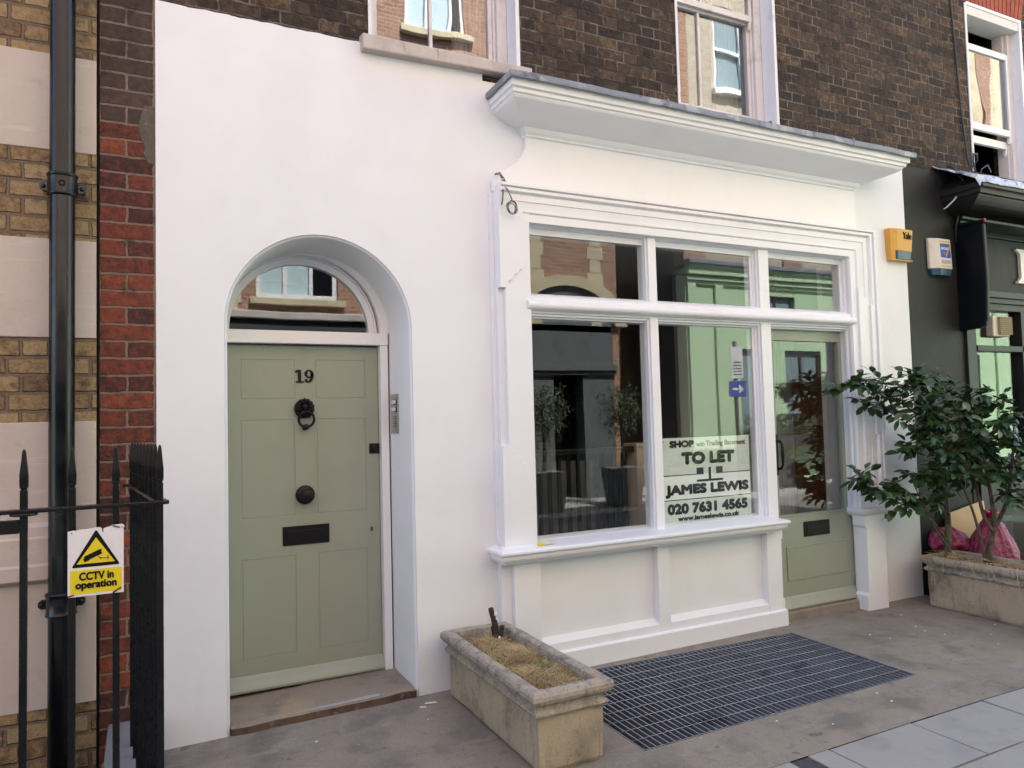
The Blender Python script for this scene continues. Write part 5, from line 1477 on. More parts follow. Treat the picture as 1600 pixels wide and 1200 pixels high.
tag(mb.build('loose_cable', M['wire'], None), 'tangle of loose black cable over the foil flashing of the charcoal shop', 'cable')
mb = MB()
mb.tube([(6.67, -0.15, 3.78), (6.655, -0.17, 3.70), (6.62, -0.16, 3.62), (6.56, -0.13, 3.54), (6.50, -0.10, 3.48), (6.475, -0.09, 3.465)], [0.006, 0.007, 0.007, 0.007, 0.006, 0.004], 8)
tag(mb.build('loose_cable', M['whitewire'], None), 'frayed white cable end dangling against the charcoal wall', 'cable')

ef = thing('extractor_fan', (7.34, 0.0, 2.33), 'square cream extractor fan set in the charcoal shop window', 'extractor fan')
mb = MB(); mb.box(7.235, 7.50, -0.025, 0.05, 2.335, 2.535); mb.build('fan_case', M['cream'], ef, bevel=0.012, seg=3)
mb = MB()
for i in range(9): mb.box(7.305, 7.495, -0.05, -0.045, 2.355 + i * 0.0195, 2.362 + i * 0.0195)
for i in range(10): mb.box(7.305 + i * 0.0205, 7.310 + i * 0.0205, -0.052, -0.026, 2.352, 2.522)
mb.build('grille', mat('grubby_fan_grille', (0.36, 0.29, 0.17), 0.6, bumps=((40, 0.1, 0.001),)), ef)

# ------------------------------------------------------------------ grating over the basement
gr = thing('floor_grating', (3.2, -0.7, 0.05), 'dark galvanised steel floor grating in the paving below the shop window', 'grating')
mb = MB()
def gp(x, y, dz): return (x, y, gz(x, y) + dz)
x_l, x_r = GX0 + 0.004, GX1 - 0.004
def bar_q(mb, p, q, w, h):
    p, q = Vector(p), Vector(q)
    d = (q - p).normalized(); s = Vector((-d.y, d.x, 0)) * w / 2
    dn = Vector((0, 0, -h))
    b = [p - s + dn, p + s + dn, q + s + dn, q - s + dn]; t = [p - s, p + s, q + s, q - s]
    mb.hexa(b, t)
yf = GY0 + 0.006
bar_q(mb, gp(x_l, yf, .002), gp(3.2, yf, .002), 0.007, 0.03); bar_q(mb, gp(3.2, yf, .002), gp(x_r, yf, .002), 0.007, 0.03)
bar_q(mb, gp(x_l, gyb(x_l) - .006, .002), gp(3.2, gyb(3.2) - .006, .002), 0.007, 0.03); bar_q(mb, gp(3.2, gyb(3.2) - .006, .002), gp(x_r, gyb(x_r) - .006, .002), 0.007, 0.03)
bar_q(mb, gp(x_l, yf, .002), gp(x_l, gyb(x_l), .002), 0.007, 0.03); bar_q(mb, gp(x_r, yf, .002), gp(x_r, gyb(x_r), .002), 0.007, 0.03)
mb.build('frame', M['grate'], gr)
mb = MB()
nb = 52
for i in range(1, nb):
    x = x_l + (x_r - x_l) * i / nb
    bar_q(mb, gp(x, yf, -.001), gp(x, gyb(x) - .006, -.001), 0.0082, 0.028)
for j in range(1, 10):
    t = j / 9.6
    k_ = [(x, yf + (gyb(x) - .006 - yf) * t) for x in (x_l, 2.5, 3.2, 4.0, x_r)]
    mb.tube([gp(a, b, -.0015) for a, b in k_], 0.0032, 6)
mb.build('bar_grid', M['grate'], gr)

# ------------------------------------------------------------------ stone planters
def planter(name, X0, X1, Y0, Y1, zt, label, ztop_soil, seed):
    """X0..Y1 are the outline of the rim"""
    zb = gz((X0 + X1) / 2, max(Y0, -1.3))
    root = thing(name, ((X0 + X1) / 2, (Y0 + Y1) / 2, zb), label, 'planter', 'stone planters on the paving')
    ov = 0.042
    def ringmesh(prof, mt, nm, closed_bottom=False, sub=12):
        mb = MB()
        rows = []
        for off, z in prof:
            a, b, c, d = X0 + ov - off, X1 - ov + off, Y0 + ov - off, Y1 - ov + off
            row = []
            for (p, q, n_) in (((a, c), (b, c), sub // 2), ((b, c), (b, d), sub * 2), ((b, d), (a, d), sub // 2), ((a, d), (a, c), sub * 2)):
                for i in range(n_):
                    t = i / n_
                    x, y = p[0] + (q[0] - p[0]) * t, p[1] + (q[1] - p[1]) * t
                    v = Vector((x * 5 + seed, y * 5, z * 7))
                    w = Vector((x * 22 + seed, y * 22, z * 25))
                    dx = 0.0035 * noise.noise(v) + 0.0016 * noise.noise(w)
                    dz = 0.0035 * noise.noise(v + Vector((9, 9, 0))) + 0.0015 * noise.noise(w + Vector((5, 0, 0)))
                    row.append((x + dx, y + 0.0035 * noise.noise(v + Vector((0, 7, 3))), z + dz))
            rows.append(row)
        n_ = len(rows[0])
        vs = [p for r_ in rows for p in r_]
        fs = []
        for k_ in range(len(rows) - 1):
            for i in range(n_):
                fs.append((k_ * n_ + i, k_ * n_ + (i + 1) % n_, (k_ + 1) * n_ + (i + 1) % n_, (k_ + 1) * n_ + i))
        mb.add(vs, fs, 0, False)
        o = mb.build(nm, mt, root)
        return o
    body = [(-0.03, zb - 0.01), (-0.022, zb + 0.012), (-0.022, zb + 0.022), (-0.006, zb + 0.026), (-0.004, zb + 0.05)]
    body += [(-0.004 + 0.004 * t, zb + 0.05 + (zt - 0.135 - zb - 0.05) * t) for t in (0.2, 0.4, 0.6, 0.8, 1.0)]
    body += [(0.002, zt - 0.12)]
    ringmesh(body, M['planter'], 'trough')
    rim = [(0.0, zt - 0.128), (0.016, zt - 0.122), (0.022, zt - 0.112), (0.020, zt - 0.102), (0.006, zt - 0.090), (0.006, zt - 0.076), (0.020, zt - 0.066), (0.034, zt - 0.055), (0.042, zt - 0.038), (0.041, zt - 0.020), (0.032, zt - 0.006), (0.018, zt), (-0.012, zt - 0.002), (-0.022, zt - 0.008), (-0.026, zt - 0.03), (-0.03, zt - 0.16)]
    ringmesh(rim, M['rimstone'], 'rim')
    mb = MB()
    nx, ny = 12, 34
    vs = []
    for j in range(ny + 1):
        for i in range(nx + 1):
            x = X0 + 0.062 + (X1 - X0 - 0.124) * i / nx; y = Y0 + 0.062 + (Y1 - Y0 - 0.124) * j / ny
            vs.append((x, y, ztop_soil(x, y) + 0.012 * noise.noise(Vector((x * 9, y * 9, seed)))))
    mb.add(vs, [(j * (nx + 1) + i, j * (nx + 1) + i + 1, (j + 1) * (nx + 1) + i + 1, (j + 1) * (nx + 1) + i) for j in range(ny) for i in range(nx)], 0, True)
    mb.build('soil', M['soil'], root, weld=True)
    return root
P1 = (1.555, 1.992, -1.245, -0.055, 0.418)
soil1 = lambda x, y: P1[4] - 0.075 + 0.035 * max(0, 1 - ((x - 1.77) / 0.2) ** 2) * (0.4 + 0.6 * min(1, max(0, (-y - 0.2) / 0.4)))
pl1 = planter('stone_planter', *P1, 'weathered stone trough of dry grass beside the steel grating', soil1, 3)
P2 = (5.735, 6.19, -1.55, -0.20, 0.45)
soil2 = lambda x, y: P2[4] - 0.05
pl2 = planter('stone_planter', *P2, 'weathered stone trough holding the leafy shrub, beside the charcoal shop', soil2, 11)

def blades(name, count, area, zfun, hmin, hmax, wid, lean, mt, seed, comb=None):
    rnd = random.Random(seed)
    vs, fs = [], []
    for _ in range(count):
        x = rnd.uniform(area[0], area[1]); y = rnd.uniform(area[2], area[3])
        den = noise.noise(Vector((x * 6, y * 6, seed)))
        h = rnd.uniform(hmin, hmax) * (0.8 + 0.6 * den)
        a = rnd.uniform(0, 2 * PI)
        if comb and rnd.random() < comb: a = PI * 1.2 + 2.2 * noise.noise(Vector((x * 5, y * 4, seed + 4)))
        ln = rnd.uniform(lean * 0.4, lean) * h
        dx, dy = math.cos(a), math.sin(a)
        w = wid * rnd.uniform(0.6, 1.3)
        sx, sy_ = -dy * w, dx * w
        z = zfun(x, y) - 0.006
        k0 = len(vs)
        for t, ww in ((0, 1.0), (0.4, 0.9), (0.75, 0.6)):
            px, py, pz = x + dx * ln * t ** 1.6, y + dy * ln * t ** 1.6, z + h * (t - 0.45 * t * t * min(lean, 1.6) / 1.2)
            vs.append((px - sx * ww, py - sy_ * ww, pz)); vs.append((px + sx * ww, py + sy_ * ww, pz))
        vs.append((x + dx * ln, y + dy * ln, z + h * (1 - 0.45 * min(lean, 1.6) / 1.2)))
        fs += [(k0, k0 + 1, k0 + 3, k0 + 2), (k0 + 2, k0 + 3, k0 + 5, k0 + 4), (k0 + 4, k0 + 5, k0 + 6)]
    mb = MB(); mb.add(vs, fs)
    return mb.build(name, mt, None, weld=True)
random.seed(2)
gA = blades('dry_grass', 7200, (P1[0] + 0.07, P1[1] - 0.07, P1[2] + 0.08, P1[3] - 0.16), soil1, 0.03, 0.095, 0.0016, 1.8, M['straw'], 7, 0.55)
tag(gA, 'matted dry yellow grass filling the stone trough beside the grating', 'grass', kind='stuff')
M['greengrass'] = mat('fading_green_grass', (0.10, 0.13, 0.035), 0.8, layers=((9, (0.26, 0.22, 0.08), 0.45, 0.62),), bumps=((60, 0.1, 0.001),))
gB = blades('green_grass', 700, (1.76, P1[1] - 0.07, P1[2] + 0.08, -0.78), soil1, 0.03, 0.075, 0.0014, 1.5, M['greengrass'], 9, 0.2)
tag(gB, 'patch of fading green grass at the street end of the dry trough', 'grass', kind='stuff')
# straw lying on the second trough, some of it hanging over the side
gC = blades('dry_straw', 1500, (P2[0] + 0.05, P2[1] - 0.06, P2[2] + 0.08, P2[3] - 0.08), lambda x, y: P2[4] - 0.035, 0.02, 0.06, 0.0016, 2.4, M['straw'], 21, 0.3)
tag(gC, 'loose dry straw covering the soil under the leafy shrub', 'straw', kind='stuff')
mb = MB()
rnd = random.Random(12)
for (y0, y1, dn) in ((-0.30, -0.34, .34), (-0.43, -0.41, .20), (-0.60, -0.66, .17), (-0.74, -0.78, .40), (-0.76, -0.83, .36), (-0.96, -0.99, .40), (-1.02, -1.06, .22), (-0.27, -0.29, .25)):
    x = P2[0]
    pth = [(x + 0.12, y0 + rnd.uniform(-.05, .05), P2[4] + 0.0), (x + 0.03, y0, P2[4] + 0.016), (x - 0.012, (y0 + y1) / 2, P2[4] - 0.01), (x - 0.022, y1 - 0.005, P2[4] - dn * 0.35), (x - 0.012 + rnd.uniform(-.015, .01), y1 + rnd.uniform(-.02, .02), P2[4] - dn * 0.7), (x - 0.014 + rnd.uniform(-.02, .012), y1 - rnd.uniform(.0, .04), P2[4] - dn)]
    mb.tube(pth, [0.0022, 0.0024, 0.0024, 0.0022, 0.0018, 0.0008], 5)
for i in range(70):
    x, y = rnd.uniform(P2[0] + .0, P2[0] + .2), rnd.uniform(P2[2] + .1, P2[3] - .06)
    a = rnd.uniform(0, PI); l_ = rnd.uniform(.05, .14)
    mb.tube([(x - l_ * math.cos(a) * .4, y - l_ * math.sin(a), P2[4] + .004 + rnd.uniform(0, .01)), (x, y, P2[4] + .014 + rnd.uniform(0, .02)), (x + l_ * math.cos(a) * .4, y + l_ * math.sin(a), P2[4] + .002 + rnd.uniform(0, .02))], [.001, .0016, .0008], 5)
tag(mb.build('straw_strands', M['straw'], None), 'long dry straw strands draped over the side of the shrub trough', 'straw', kind='stuff')

st = thing('dead_stump', (1.835, -0.225, 0.36), 'short dark cut stump at the back of the dry grass trough', 'stump')
mb = MB()
mb.tube([(1.835, -0.222, 0.33), (1.838, -0.222, 0.38), (1.843, -0.218, 0.43), (1.838, -0.21, 0.48), (1.828, -0.205, 0.515), (1.824, -0.203, 0.545)], [0.023, 0.020, 0.0195, 0.017, 0.016, 0.0155], 12)
mb.tube([(1.85, -0.235, 0.34), (1.862, -0.243, 0.38), (1.870, -0.248, 0.42), (1.875, -0.252, 0.447)], [0.020, 0.017, 0.015, 0.013], 10)
mb.tube([(1.838, -0.222, 0.40), (1.82, -0.228, 0.425), (1.812, -0.232, 0.445)], [0.011, 0.007, 0.004], 8)
for p in mb.v:
    p += Vector((noise.noise(p * 40), noise.noise(p * 40 + Vector((3, 0, 0))), 0)) * 0.003
mb.build('wood', M['stump'], st)
mb = MB()
crumple(mb, (1.840, -0.238, 0.515), (0.012, 0.006, 0.013), 3, 6); crumple(mb, (1.845, -0.233, 0.49), (0.004, 0.004, 0.014), 6, 6); mb.build('paint_fleck', M['fleckwhite'], st)
mb = MB(); crumple(mb, (1.853, -0.255, 0.375), (0.009, 0.006, 0.018), 5, 6)
mb.build('paint_fleck', M['fleckwhite'], st)
mb = MB()
rnd = random.Random(6)
for i in range(16):
    x, y = 1.88 + rnd.uniform(-.05, .06), -0.24 + rnd.uniform(-.06, .06)
    crumple(mb, (x, y, soil1(x, y) + 0.012), (rnd.uniform(.012, .03), rnd.uniform(.008, .018), .006), i, 5)
tag(mb.build('dead_leaves', M['stump'], None), 'curled dead leaves beside the cut stump in the trough', 'leaves', kind='stuff')

# ------------------------------------------------------------------ leafy shrub in the second trough
shrub = thing('leafy_shrub', (5.98, -0.45, 0.42), 'dark glossy leaved shrub leaning out of the stone trough in front of the charcoal shop', 'shrub')
CL = [(4.87, -0.25, 1.84, 0.05), (4.97, -0.27, 1.87, 0.07), (5.08, -0.28, 1.88, 0.08), (5.1, -0.3, 1.72, 0.09), (5.28, -0.32, 1.86, 0.1), (5.28, -0.33, 1.64, 0.11), (5.42, -0.38, 1.86, 0.12), (5.42, -0.36, 1.71, 0.12), (5.53, -0.4, 1.91, 0.12), (5.59, -0.42, 1.77, 0.14), (5.58, -0.42, 1.6, 0.14), (5.74, -0.45, 1.86, 0.12), (5.7, -0.48, 1.65, 0.15), (5.65, -0.45, 1.49, 0.13), (5.84, -0.55, 1.77, 0.12), (5.83, -0.55, 1.57, 0.15), (6.01, -0.6, 1.77, 0.1), (5.97, -0.62, 1.54, 0.14), (6.11, -0.65, 1.69, 0.08), (6.11, -0.68, 1.54, 0.12), (6.25, -0.7, 1.57, 0.08), (5.49, -0.36, 1.32, 0.09), (5.6, -0.42, 1.35, 0.13), (5.72, -0.5, 1.34, 0.15), (5.86, -0.58, 1.34, 0.15), (6.03, -0.64, 1.33, 0.14), (6.15, -0.72, 1.38, 0.12), (6.21, -0.78, 1.33, 0.11), (5.01, -0.27, 1.13, 0.07), (5.1, -0.28, 1.05, 0.08), (5.24, -0.3, 0.99, 0.09), (5.35, -0.33, 1.05, 0.1), (5.38, -0.33, 0.9, 0.1), (5.52, -0.38, 1.09, 0.13), (5.5, -0.36, 0.92, 0.09), (5.63, -0.44, 1.12, 0.15), (5.64, -0.42, 0.91, 0.11), (5.78, -0.5, 1.14, 0.16), (5.91, -0.6, 1.14, 0.16), (6.11, -0.66, 1.15, 0.15), (6.11, -0.7, 0.98, 0.12), (6.13, -0.8, 1.13, 0.13), (6.14, -0.8, 0.96, 0.1), (6.02, -0.3, 1.22, 0.16), (5.84, -0.25, 1.2, 0.15), (6.28, -0.35, 1.21, 0.16), (6.2, -0.3, 1.37, 0.15), (5.63, -0.3, 1.5, 0.1), (6.04, -0.3, 1.54, 0.16), (6.39, -0.4, 1.37, 0.16), (6.56, -0.45, 1.2, 0.16)]
wood = MB(); wood2 = MB()
stems = []
limbs = []
def limb(mb, pts, r):
    P_ = [Vector(p) for p in pts]
    out = []
    for i in range(len(P_) - 1):
        p0_, p1_, p2_, p3_ = P_[max(i - 1, 0)], P_[i], P_[i + 1], P_[min(i + 2, len(P_) - 1)]
        for s_ in range(5):
            t = s_ / 5
            out.append(0.5 * ((2 * p1_) + (p2_ - p0_) * t + (2 * p0_ - 5 * p1_ + 4 * p2_ - p3_) * t * t + (3 * p1_ - p0_ - 3 * p2_ + p3_) * t ** 3))
    out.append(P_[-1])
    rr = [r[0] + (r[1] - r[0]) * i / (len(out) - 1) for i in range(len(out))]
    one = MB(); one.tube(out, rr, 8); stems.append((one, 'bark' if mb is wood else 'greenstem'))
    limbs.append((out, rr))
limb(wood2, [(5.962, -0.30, 0.38), (5.957, -0.305, 0.52), (5.972, -0.31, 0.72), (5.95, -0.31, 0.95), (5.86, -0.32, 1.25), (5.74, -0.38, 1.6), (5.66, -0.40, 1.82)], (0.030, 0.009))
limb(wood, [(5.985, -0.62, 0.38), (5.99, -0.62, 0.50), (6.02, -0.625, 0.60), (6.07, -0.63, 0.70), (6.14, -0.65, 0.80), (6.18, -0.68, 0.95), (6.19, -0.72, 1.2), (6.2, -0.74, 1.45)], (0.027, 0.008))
limb(wood, [(6.07, -0.63, 0.70), (6.09, -0.61, 0.85), (6.06, -0.60, 1.1), (6.02, -0.58, 1.4), (6.0, -0.58, 1.68)], (0.019, 0.006))
limb(wood, [(6.05, -0.63, 0.66), (5.99, -0.60, 0.78), (5.95, -0.58, 0.98), (5.88, -0.55, 1.3), (5.83, -0.53, 1.62)], (0.018, 0.006))
limb(wood, [(5.975, -0.60, 0.40), (5.945, -0.59, 0.6), (5.90, -0.57, 0.82), (5.86, -0.52, 1.05), (5.82, -0.5, 1.35)], (0.014, 0.006))
limb(wood2, [(5.957, -0.305, 0.55), (5.80, -0.32, 0.70), (5.60, -0.34, 0.85), (5.42, -0.33, 0.93), (5.24, -0.30, 1.0), (5.08, -0.28, 1.08)], (0.010, 0.003))
limb(wood2, [(5.957, -0.305, 0.50), (5.78, -0.34, 0.66), (5.62, -0.36, 0.84), (5.5, -0.37, 1.02)], (0.009, 0.004))
limb(wood2, [(5.80, -0.34, 1.38), (5.62, -0.36, 1.58), (5.42, -0.35, 1.70), (5.22, -0.31, 1.78), (5.02, -0.28, 1.85), (4.88, -0.25, 1.85)], (0.010, 0.002))
limb(wood2, [(5.95, -0.31, 0.9), (6.15, -0.33, 1.15), (6.35, -0.38, 1.28), (6.52, -0.44, 1.2)], (0.012, 0.004))
rnd = random.Random(31)
LV, LF = [], []
def leaf(base, d, nrm, L, W):
    d = d.normalized()
    s = d.cross(nrm)
    if s.length < 1e-4: s = Vector((1, 0, 0))
    s.normalize(); n_ = s.cross(d).normalized()
    k0 = len(LV)
    droop = rnd.uniform(0.02, 0.28) * L
    fold = rnd.uniform(0.10, 0.30)
    for t, w in ((0.0, 0.05), (0.18, 0.62), (0.42, 1.0), (0.68, 0.82), (0.87, 0.40), (1.0, 0.02)):
        c = base + d * L * t - n_ * droop * t * t
        e = W * 0.5 * w
        LV.append(c - s * e + n_ * e * fold); LV.append(c); LV.append(c + s * e + n_ * e * fold)
    for i in range(5):
        a = k0 + i * 3
        LF.append((a, a + 1, a + 4, a + 3)); LF.append((a + 1, a + 2, a + 5, a + 4))
for (cx_, cy_, cz_, r_) in CL:
    c = Vector((cx_, cy_, cz_))
    best = None
    for pts_, rr in limbs:
        for i, p in enumerate(pts_):
            if p.z > c.z + 0.10: continue
            dd = (p - c).length + max(0, (c - p).length - 0.5)
            if best is None or dd < best[0]: best = (dd, p, rr[i])
    p = best[1]
    nt = max(3, int(3 + r_ * 29))
    mid = p.lerp(c, 0.55) + Vector((rnd.uniform(-.03, .03), rnd.uniform(-.03, .03), 0.03))
    if (c - p).length > 0.06:
        wood.tube([p, mid, c], [min(0.0065, best[2]), 0.004, 0.0028], 6)
    for k_ in range(nt):
        a = rnd.uniform(0, 2 * PI)
        dv = Vector((math.cos(a) - 0.2, math.sin(a) * 0.8 - 0.1, rnd.uniform(-0.7, 0.95))).normalized()
        tip = c + dv * (r_ * rnd.uniform(0.8, 1.35) + 0.03)
        tip.y = min(tip.y, -0.13)
        wood.tube([c, c.lerp(tip, 0.5) + Vector((0, 0, 0.012)), tip], [0.0028, 0.002, 0.001], 5)
        nl = rnd.randint(6, 8)
        for i in range(nl):
            t = 0.05 + 0.95 * i / (nl - 1)
            b = c.lerp(tip, t)
            ax = (tip - c).normalized()
            sd_ = ax.cross(Vector((0, 0, 1)))
            if sd_.length < 0.1: sd_ = Vector((1, 0, 0))
            sd_.normalize()
            ld = ax * (0.6 if i < nl - 1 else 1.2) + sd_ * (1 if i % 2 else -1) * rnd.uniform(0.5, 1.0) + Vector((rnd.uniform(-.3, .3), rnd.uniform(-.3, .3), rnd.uniform(-0.9, 0.45)))
            if i == nl - 1: ld = ax + Vector((0, 0, -0.2))
            up_ = Vector((rnd.uniform(-.8, .8), rnd.uniform(-1.0, .4), 1))
            leaf(b, ld, up_, rnd.uniform(0.062, 0.108), rnd.uniform(0.038, 0.058))
for one, mt_ in stems: one.build('stem', M[mt_], shrub)
wood.build('twigs', M['bark'], shrub)['kind'] = 'stuff'
mb = MB(); mb.add(LV, LF, 0, True)
fol = mb.build('foliage', M['leaf'], shrub, weld=True)

# ------------------------------------------------------------------ rubbish behind the second trough
def bag(name, c, r, h, label, seed, tied=True):
    root = thing(name, (c[0], c[1], c[2]), label, 'rubbish bag', 'pink rubbish bags by the charcoal shop')
    mb = MB()
    n, w = 34, 72
    vs, fs = [], []
    for i in range(n + 1):
        t = i / n
        rad = r * (math.sin(PI * min(1, (0.10 + 0.9 * t) ** 0.8)) ** 0.55) if t < 1 else 0
        for j in range(w):
            a = 2 * PI * j / w
            v = Vector((math.cos(a) * 1.6 + seed, math.sin(a) * 1.6, t * 2.2))
            fold = abs(math.sin(a * 9 + 2.5 * noise.noise(v) + seed)) * t ** 3 * 0.20
            q = rad * (1 + 0.20 * noise.noise(v) + 0.07 * noise.noise(v * 3.1) - fold + 0.035 * abs(noise.noise(v * 7)))
            z = h * t + 0.03 * noise.noise(v * 2 + Vector((4, 4, 4)))
            vs.append((c[0] + q * math.cos(a), c[1] + q * math.sin(a) * 0.9, c[2] + max(z, 0)))
    for i in range(n):
        for j in range(w):
            fs.append((i * w + j, i * w + (j + 1) % w, (i + 1) * w + (j + 1) % w, (i + 1) * w + j))
    mb.add(vs, fs, 0, True)
    mb.build('sack', M['bag'], root)
    if tied:
        mb = MB()
        for k_ in range(7):
            a = 2 * PI * k_ / 7 + seed
            mb.tube([(c[0], c[1], c[2] + h - 0.03), (c[0] + .03 * math.cos(a), c[1] + .03 * math.sin(a), c[2] + h + .03), (c[0] + .075 * math.cos(a), c[1] + .06 * math.sin(a), c[2] + h + .045 + .02 * math.sin(3 * a))], [.018, .02, .006], 7)
        mb.build('tie', M['bagtie'], root)
bag('rubbish_bag', (6.47, -0.36, 0.03), 0.215, 0.70, 'large tied pink rubbish bag behind the shrub stems', 2.2)
bag('rubbish_bag', (6.36, -0.83, 0.03), 0.20, 0.60, 'second pink rubbish bag, nearest the street behind the shrub trough', 5.1)
bag('rubbish_bag', (6.26, -0.12, 0.42), 0.17, 0.20, 'flattened pink rubbish bag on top of the black crate', 7.7, False)
cr_ = MB()
cr_.holes([6.08, 6.11, 6.41, 6.44], [0.03, 0.06, 0.12, 0.16, 0.22, 0.26, 0.32, 0.36, 0.42], lambda cx, cz: 6.11 < cx < 6.41 and (0.06 < cz < 0.12 or 0.16 < cz < 0.22 or 0.26 < cz < 0.32), -0.27, -0.25)
cr_.box(6.08, 6.10, -0.25, -0.02, 0.03, 0.42); cr_.box(6.42, 6.44, -0.25, -0.02, 0.03, 0.42); cr_.box(6.10, 6.42, -0.25, -0.02, 0.03, 0.05); cr_.box(6.10, 6.42, -0.04, -0.02, 0.05, 0.42); cr_.box(6.10, 6.42, -0.25, -0.04, 0.405, 0.42)
tag(cr_.build('slatted_crate', M['black'], None, bevel=0.003), 'black slatted crate behind the shrub trough, under a flattened pink bag', 'crate')
mb = MB(); mb.hexa([(6.33, -0.11, 0.03), (6.98, -0.07, 0.03), (6.98, -0.06, 0.03), (6.33, -0.10, 0.03)], [(6.35, -0.05, 0.72), (6.93, -0.03, 0.80), (6.93, -0.02, 0.80), (6.35, -0.04, 0.72)])
tag(mb.build('cardboard_sheet', M['card'], None, bevel=0.003), 'cream cardboard sheet leaning against the charcoal shop behind the pink bags', 'cardboard')
sb_ = MB()
sb_.box(6.70, 7.06, -0.52, -0.515, 0.03, 0.66); sb_.box(6.70, 7.06, -0.205, -0.20, 0.03, 0.66); sb_.box(6.70, 6.705, -0.515, -0.205, 0.03, 0.66); sb_.box(7.055, 7.06, -0.515, -0.205, 0.03, 0.66); sb_.box(6.69, 7.07, -0.53, -0.19, 0.66, 0.675)
tag(sb_.build('storage_box', M['clear'], None), 'clear plastic storage box with a lid beside the pink rubbish bags', 'box')

# scraps on the paving
mb = MB()
rnd = random.Random(77)
for i in range(46):
    x, y = rnd.uniform(0.3, 6.5), rnd.uniform(-1.6, -0.05)
    if GX0 - .02 < x < GX1 + .02 and GY0 - .02 < y: continue
    if 1.5 < x < 2.05: continue
    s = rnd.uniform(0.003, 0.008)
    a = rnd.uniform(0, PI)
    q = [(x + s * rnd.uniform(.7, 1.6) * math.cos(a + k_ * PI / 2.5), y + s * rnd.uniform(.5, 1.2) * math.sin(a + k_ * PI / 2.5), gz(x, y)) for k_ in range(5)]
    mb.hexa([(p[0], p[1], p[2] - .001) for p in q], [(p[0], p[1], p[2] + .002) for p in q])
for (x, y, l_) in ((1.46, -0.135, 0.035), (1.40, -0.17, 0.018)):
    mb.hexa([(x - l_, y + .006, gz(x, y) - .001), (x + l_, y - .012, gz(x, y) - .001), (x + l_ * .8, y + .008, gz(x, y) - .001), (x - l_ * .8, y + .016, gz(x, y) - .001)], [(x - l_, y + .006, gz(x, y) + .003), (x + l_, y - .012, gz(x, y) + .003), (x + l_ * .8, y + .008, gz(x, y) + .003), (x - l_ * .8, y + .016, gz(x, y) + .003)])
tag(mb.build('paint_flakes', M['fleckwhite'], None), 'small pale flakes and scraps scattered over the concrete paving', 'debris', kind='stuff')

# ------------------------------------------------------------------ the far side of the street, seen in the window glass
FY = -8.7
rb = thing('red_brick_terrace', (2, FY, 0), 'orange brick terrace with cream quoins across the street', 'house')
def far_wall(parent, nm, mt, x0, x1, z0, z1, y=FY, openings=(), depth=0.3):
    """front faces +y towards the photographed house"""
    xs = [x0, x1]; zs = [z0, z1]
    for o in openings: xs += [o[0], o[1]]; zs += [o[2], o[3]]
    xs = [v for v in xs if x0 <= v <= x1]; zs = [v for v in zs if z0 <= v <= z1]
    mb = MB()
    mb.holes(xs, zs, lambda cx, cz: any(o[0] < cx < o[1] and o[2] < cz < o[3] for o in openings), y - depth, y)
    return mb.build(nm, mt, parent)
fw_ = []
for x in (1.75, 5.0, -1.6, -4.5): fw_ += [(x, x + 1.45, 3.95, 5.9), (x, x + 1.45, 6.9, 8.6)]
fw_ += [(6.95, 8.35, 6.0, 7.8), (4.55, 5.75, 9.35, 11.3), (1.9, 3.1, 9.35, 11.3), (7.0, 8.2, 9.35, 11.3)]
far_wall(rb, 'brick_wall', M['redbrick'], -12, 8.95, 3.42, 14.6, FY, fw_)
for (a, b, c, d) in fw_:
    mb = MB()
    for q in ((a, a + .09, c, d), (b - .09, b, c, d), (a + .09, b - .09, c, c + .1), (a + .09, b - .09, d - .1, d), ((a + b) / 2 - .25, (a + b) / 2 - .18, c + .1, d - .1), ((a + b) / 2 + .2, (a + b) / 2 + .27, c + .1, d - .1), (a + .09, b - .09, (c + d) / 2 - .04, (c + d) / 2 + .04)):
        mb.box(q[0], q[1], FY - .14, FY - .06, q[2], q[3])
    wf = mb.build('window_frame', M['fleckwhite'], rb)
    mb = MB(); mb.box(a + .05, (a + b) / 2 + .22, FY - .115, FY - .105, c + .05, d - .05); mb.build('pane', M['blindpale'], rb)
    mb = MB(); mb.box((a + b) / 2 + .22, b - .05, FY - .115, FY - .105, c + .05, d - .05); mb.build('pane', M['navy'], rb)
    mb = MB(); mb.box(a - .12, b + .12, FY, FY + .12, c - .12, c); mb.build('window_sill', M['quoin'], rb, bevel=.01)
mb = MB()
for k_ in range(22):
    z = 3.55 + k_ * .28; w = .38 if k_ % 2 else .26
    for x, s in ((1.30, -1), (7.00, -1), (8.42, 1)):
        mb.box(x - w / 2, x + w / 2, FY - .01, FY + .018, z, z + .275)
mb.build('quoins', M['quoin'], rb, bevel=.006)
mb = MB(); mb.box(-12, 6.3, FY - .2, FY + .16, 3.56, 3.70); mb.build('string_course', M['sillstone'], rb, bevel=.02)
mb = MB()
mb.box(-12, 6.25, FY - .2, FY + .08, 2.4, 3.56)
mb.box(-12, 6.25, FY - .2, FY + .03, -.02, .6)
for x in (-11, -8, -5, -2, 1.0, 3.6, 6.1): mb.box(x - .15, x + .15, FY - .2, FY + .1, .6, 2.4)
far_sf = mb.build('far_shopfront', M['darkgrey'], rb, bevel=.01)
mb = MB(); mb.box(-12, 6.2, FY + .082, FY + .10, 3.18, 3.30); mb.build('fascia_stripe', M['midgrey'], rb)
mb = MB(); mb.box(-12, 6.2, FY - .12, FY - .1, .6, 2.4); mb.build('far_pane', M['navy'], rb)
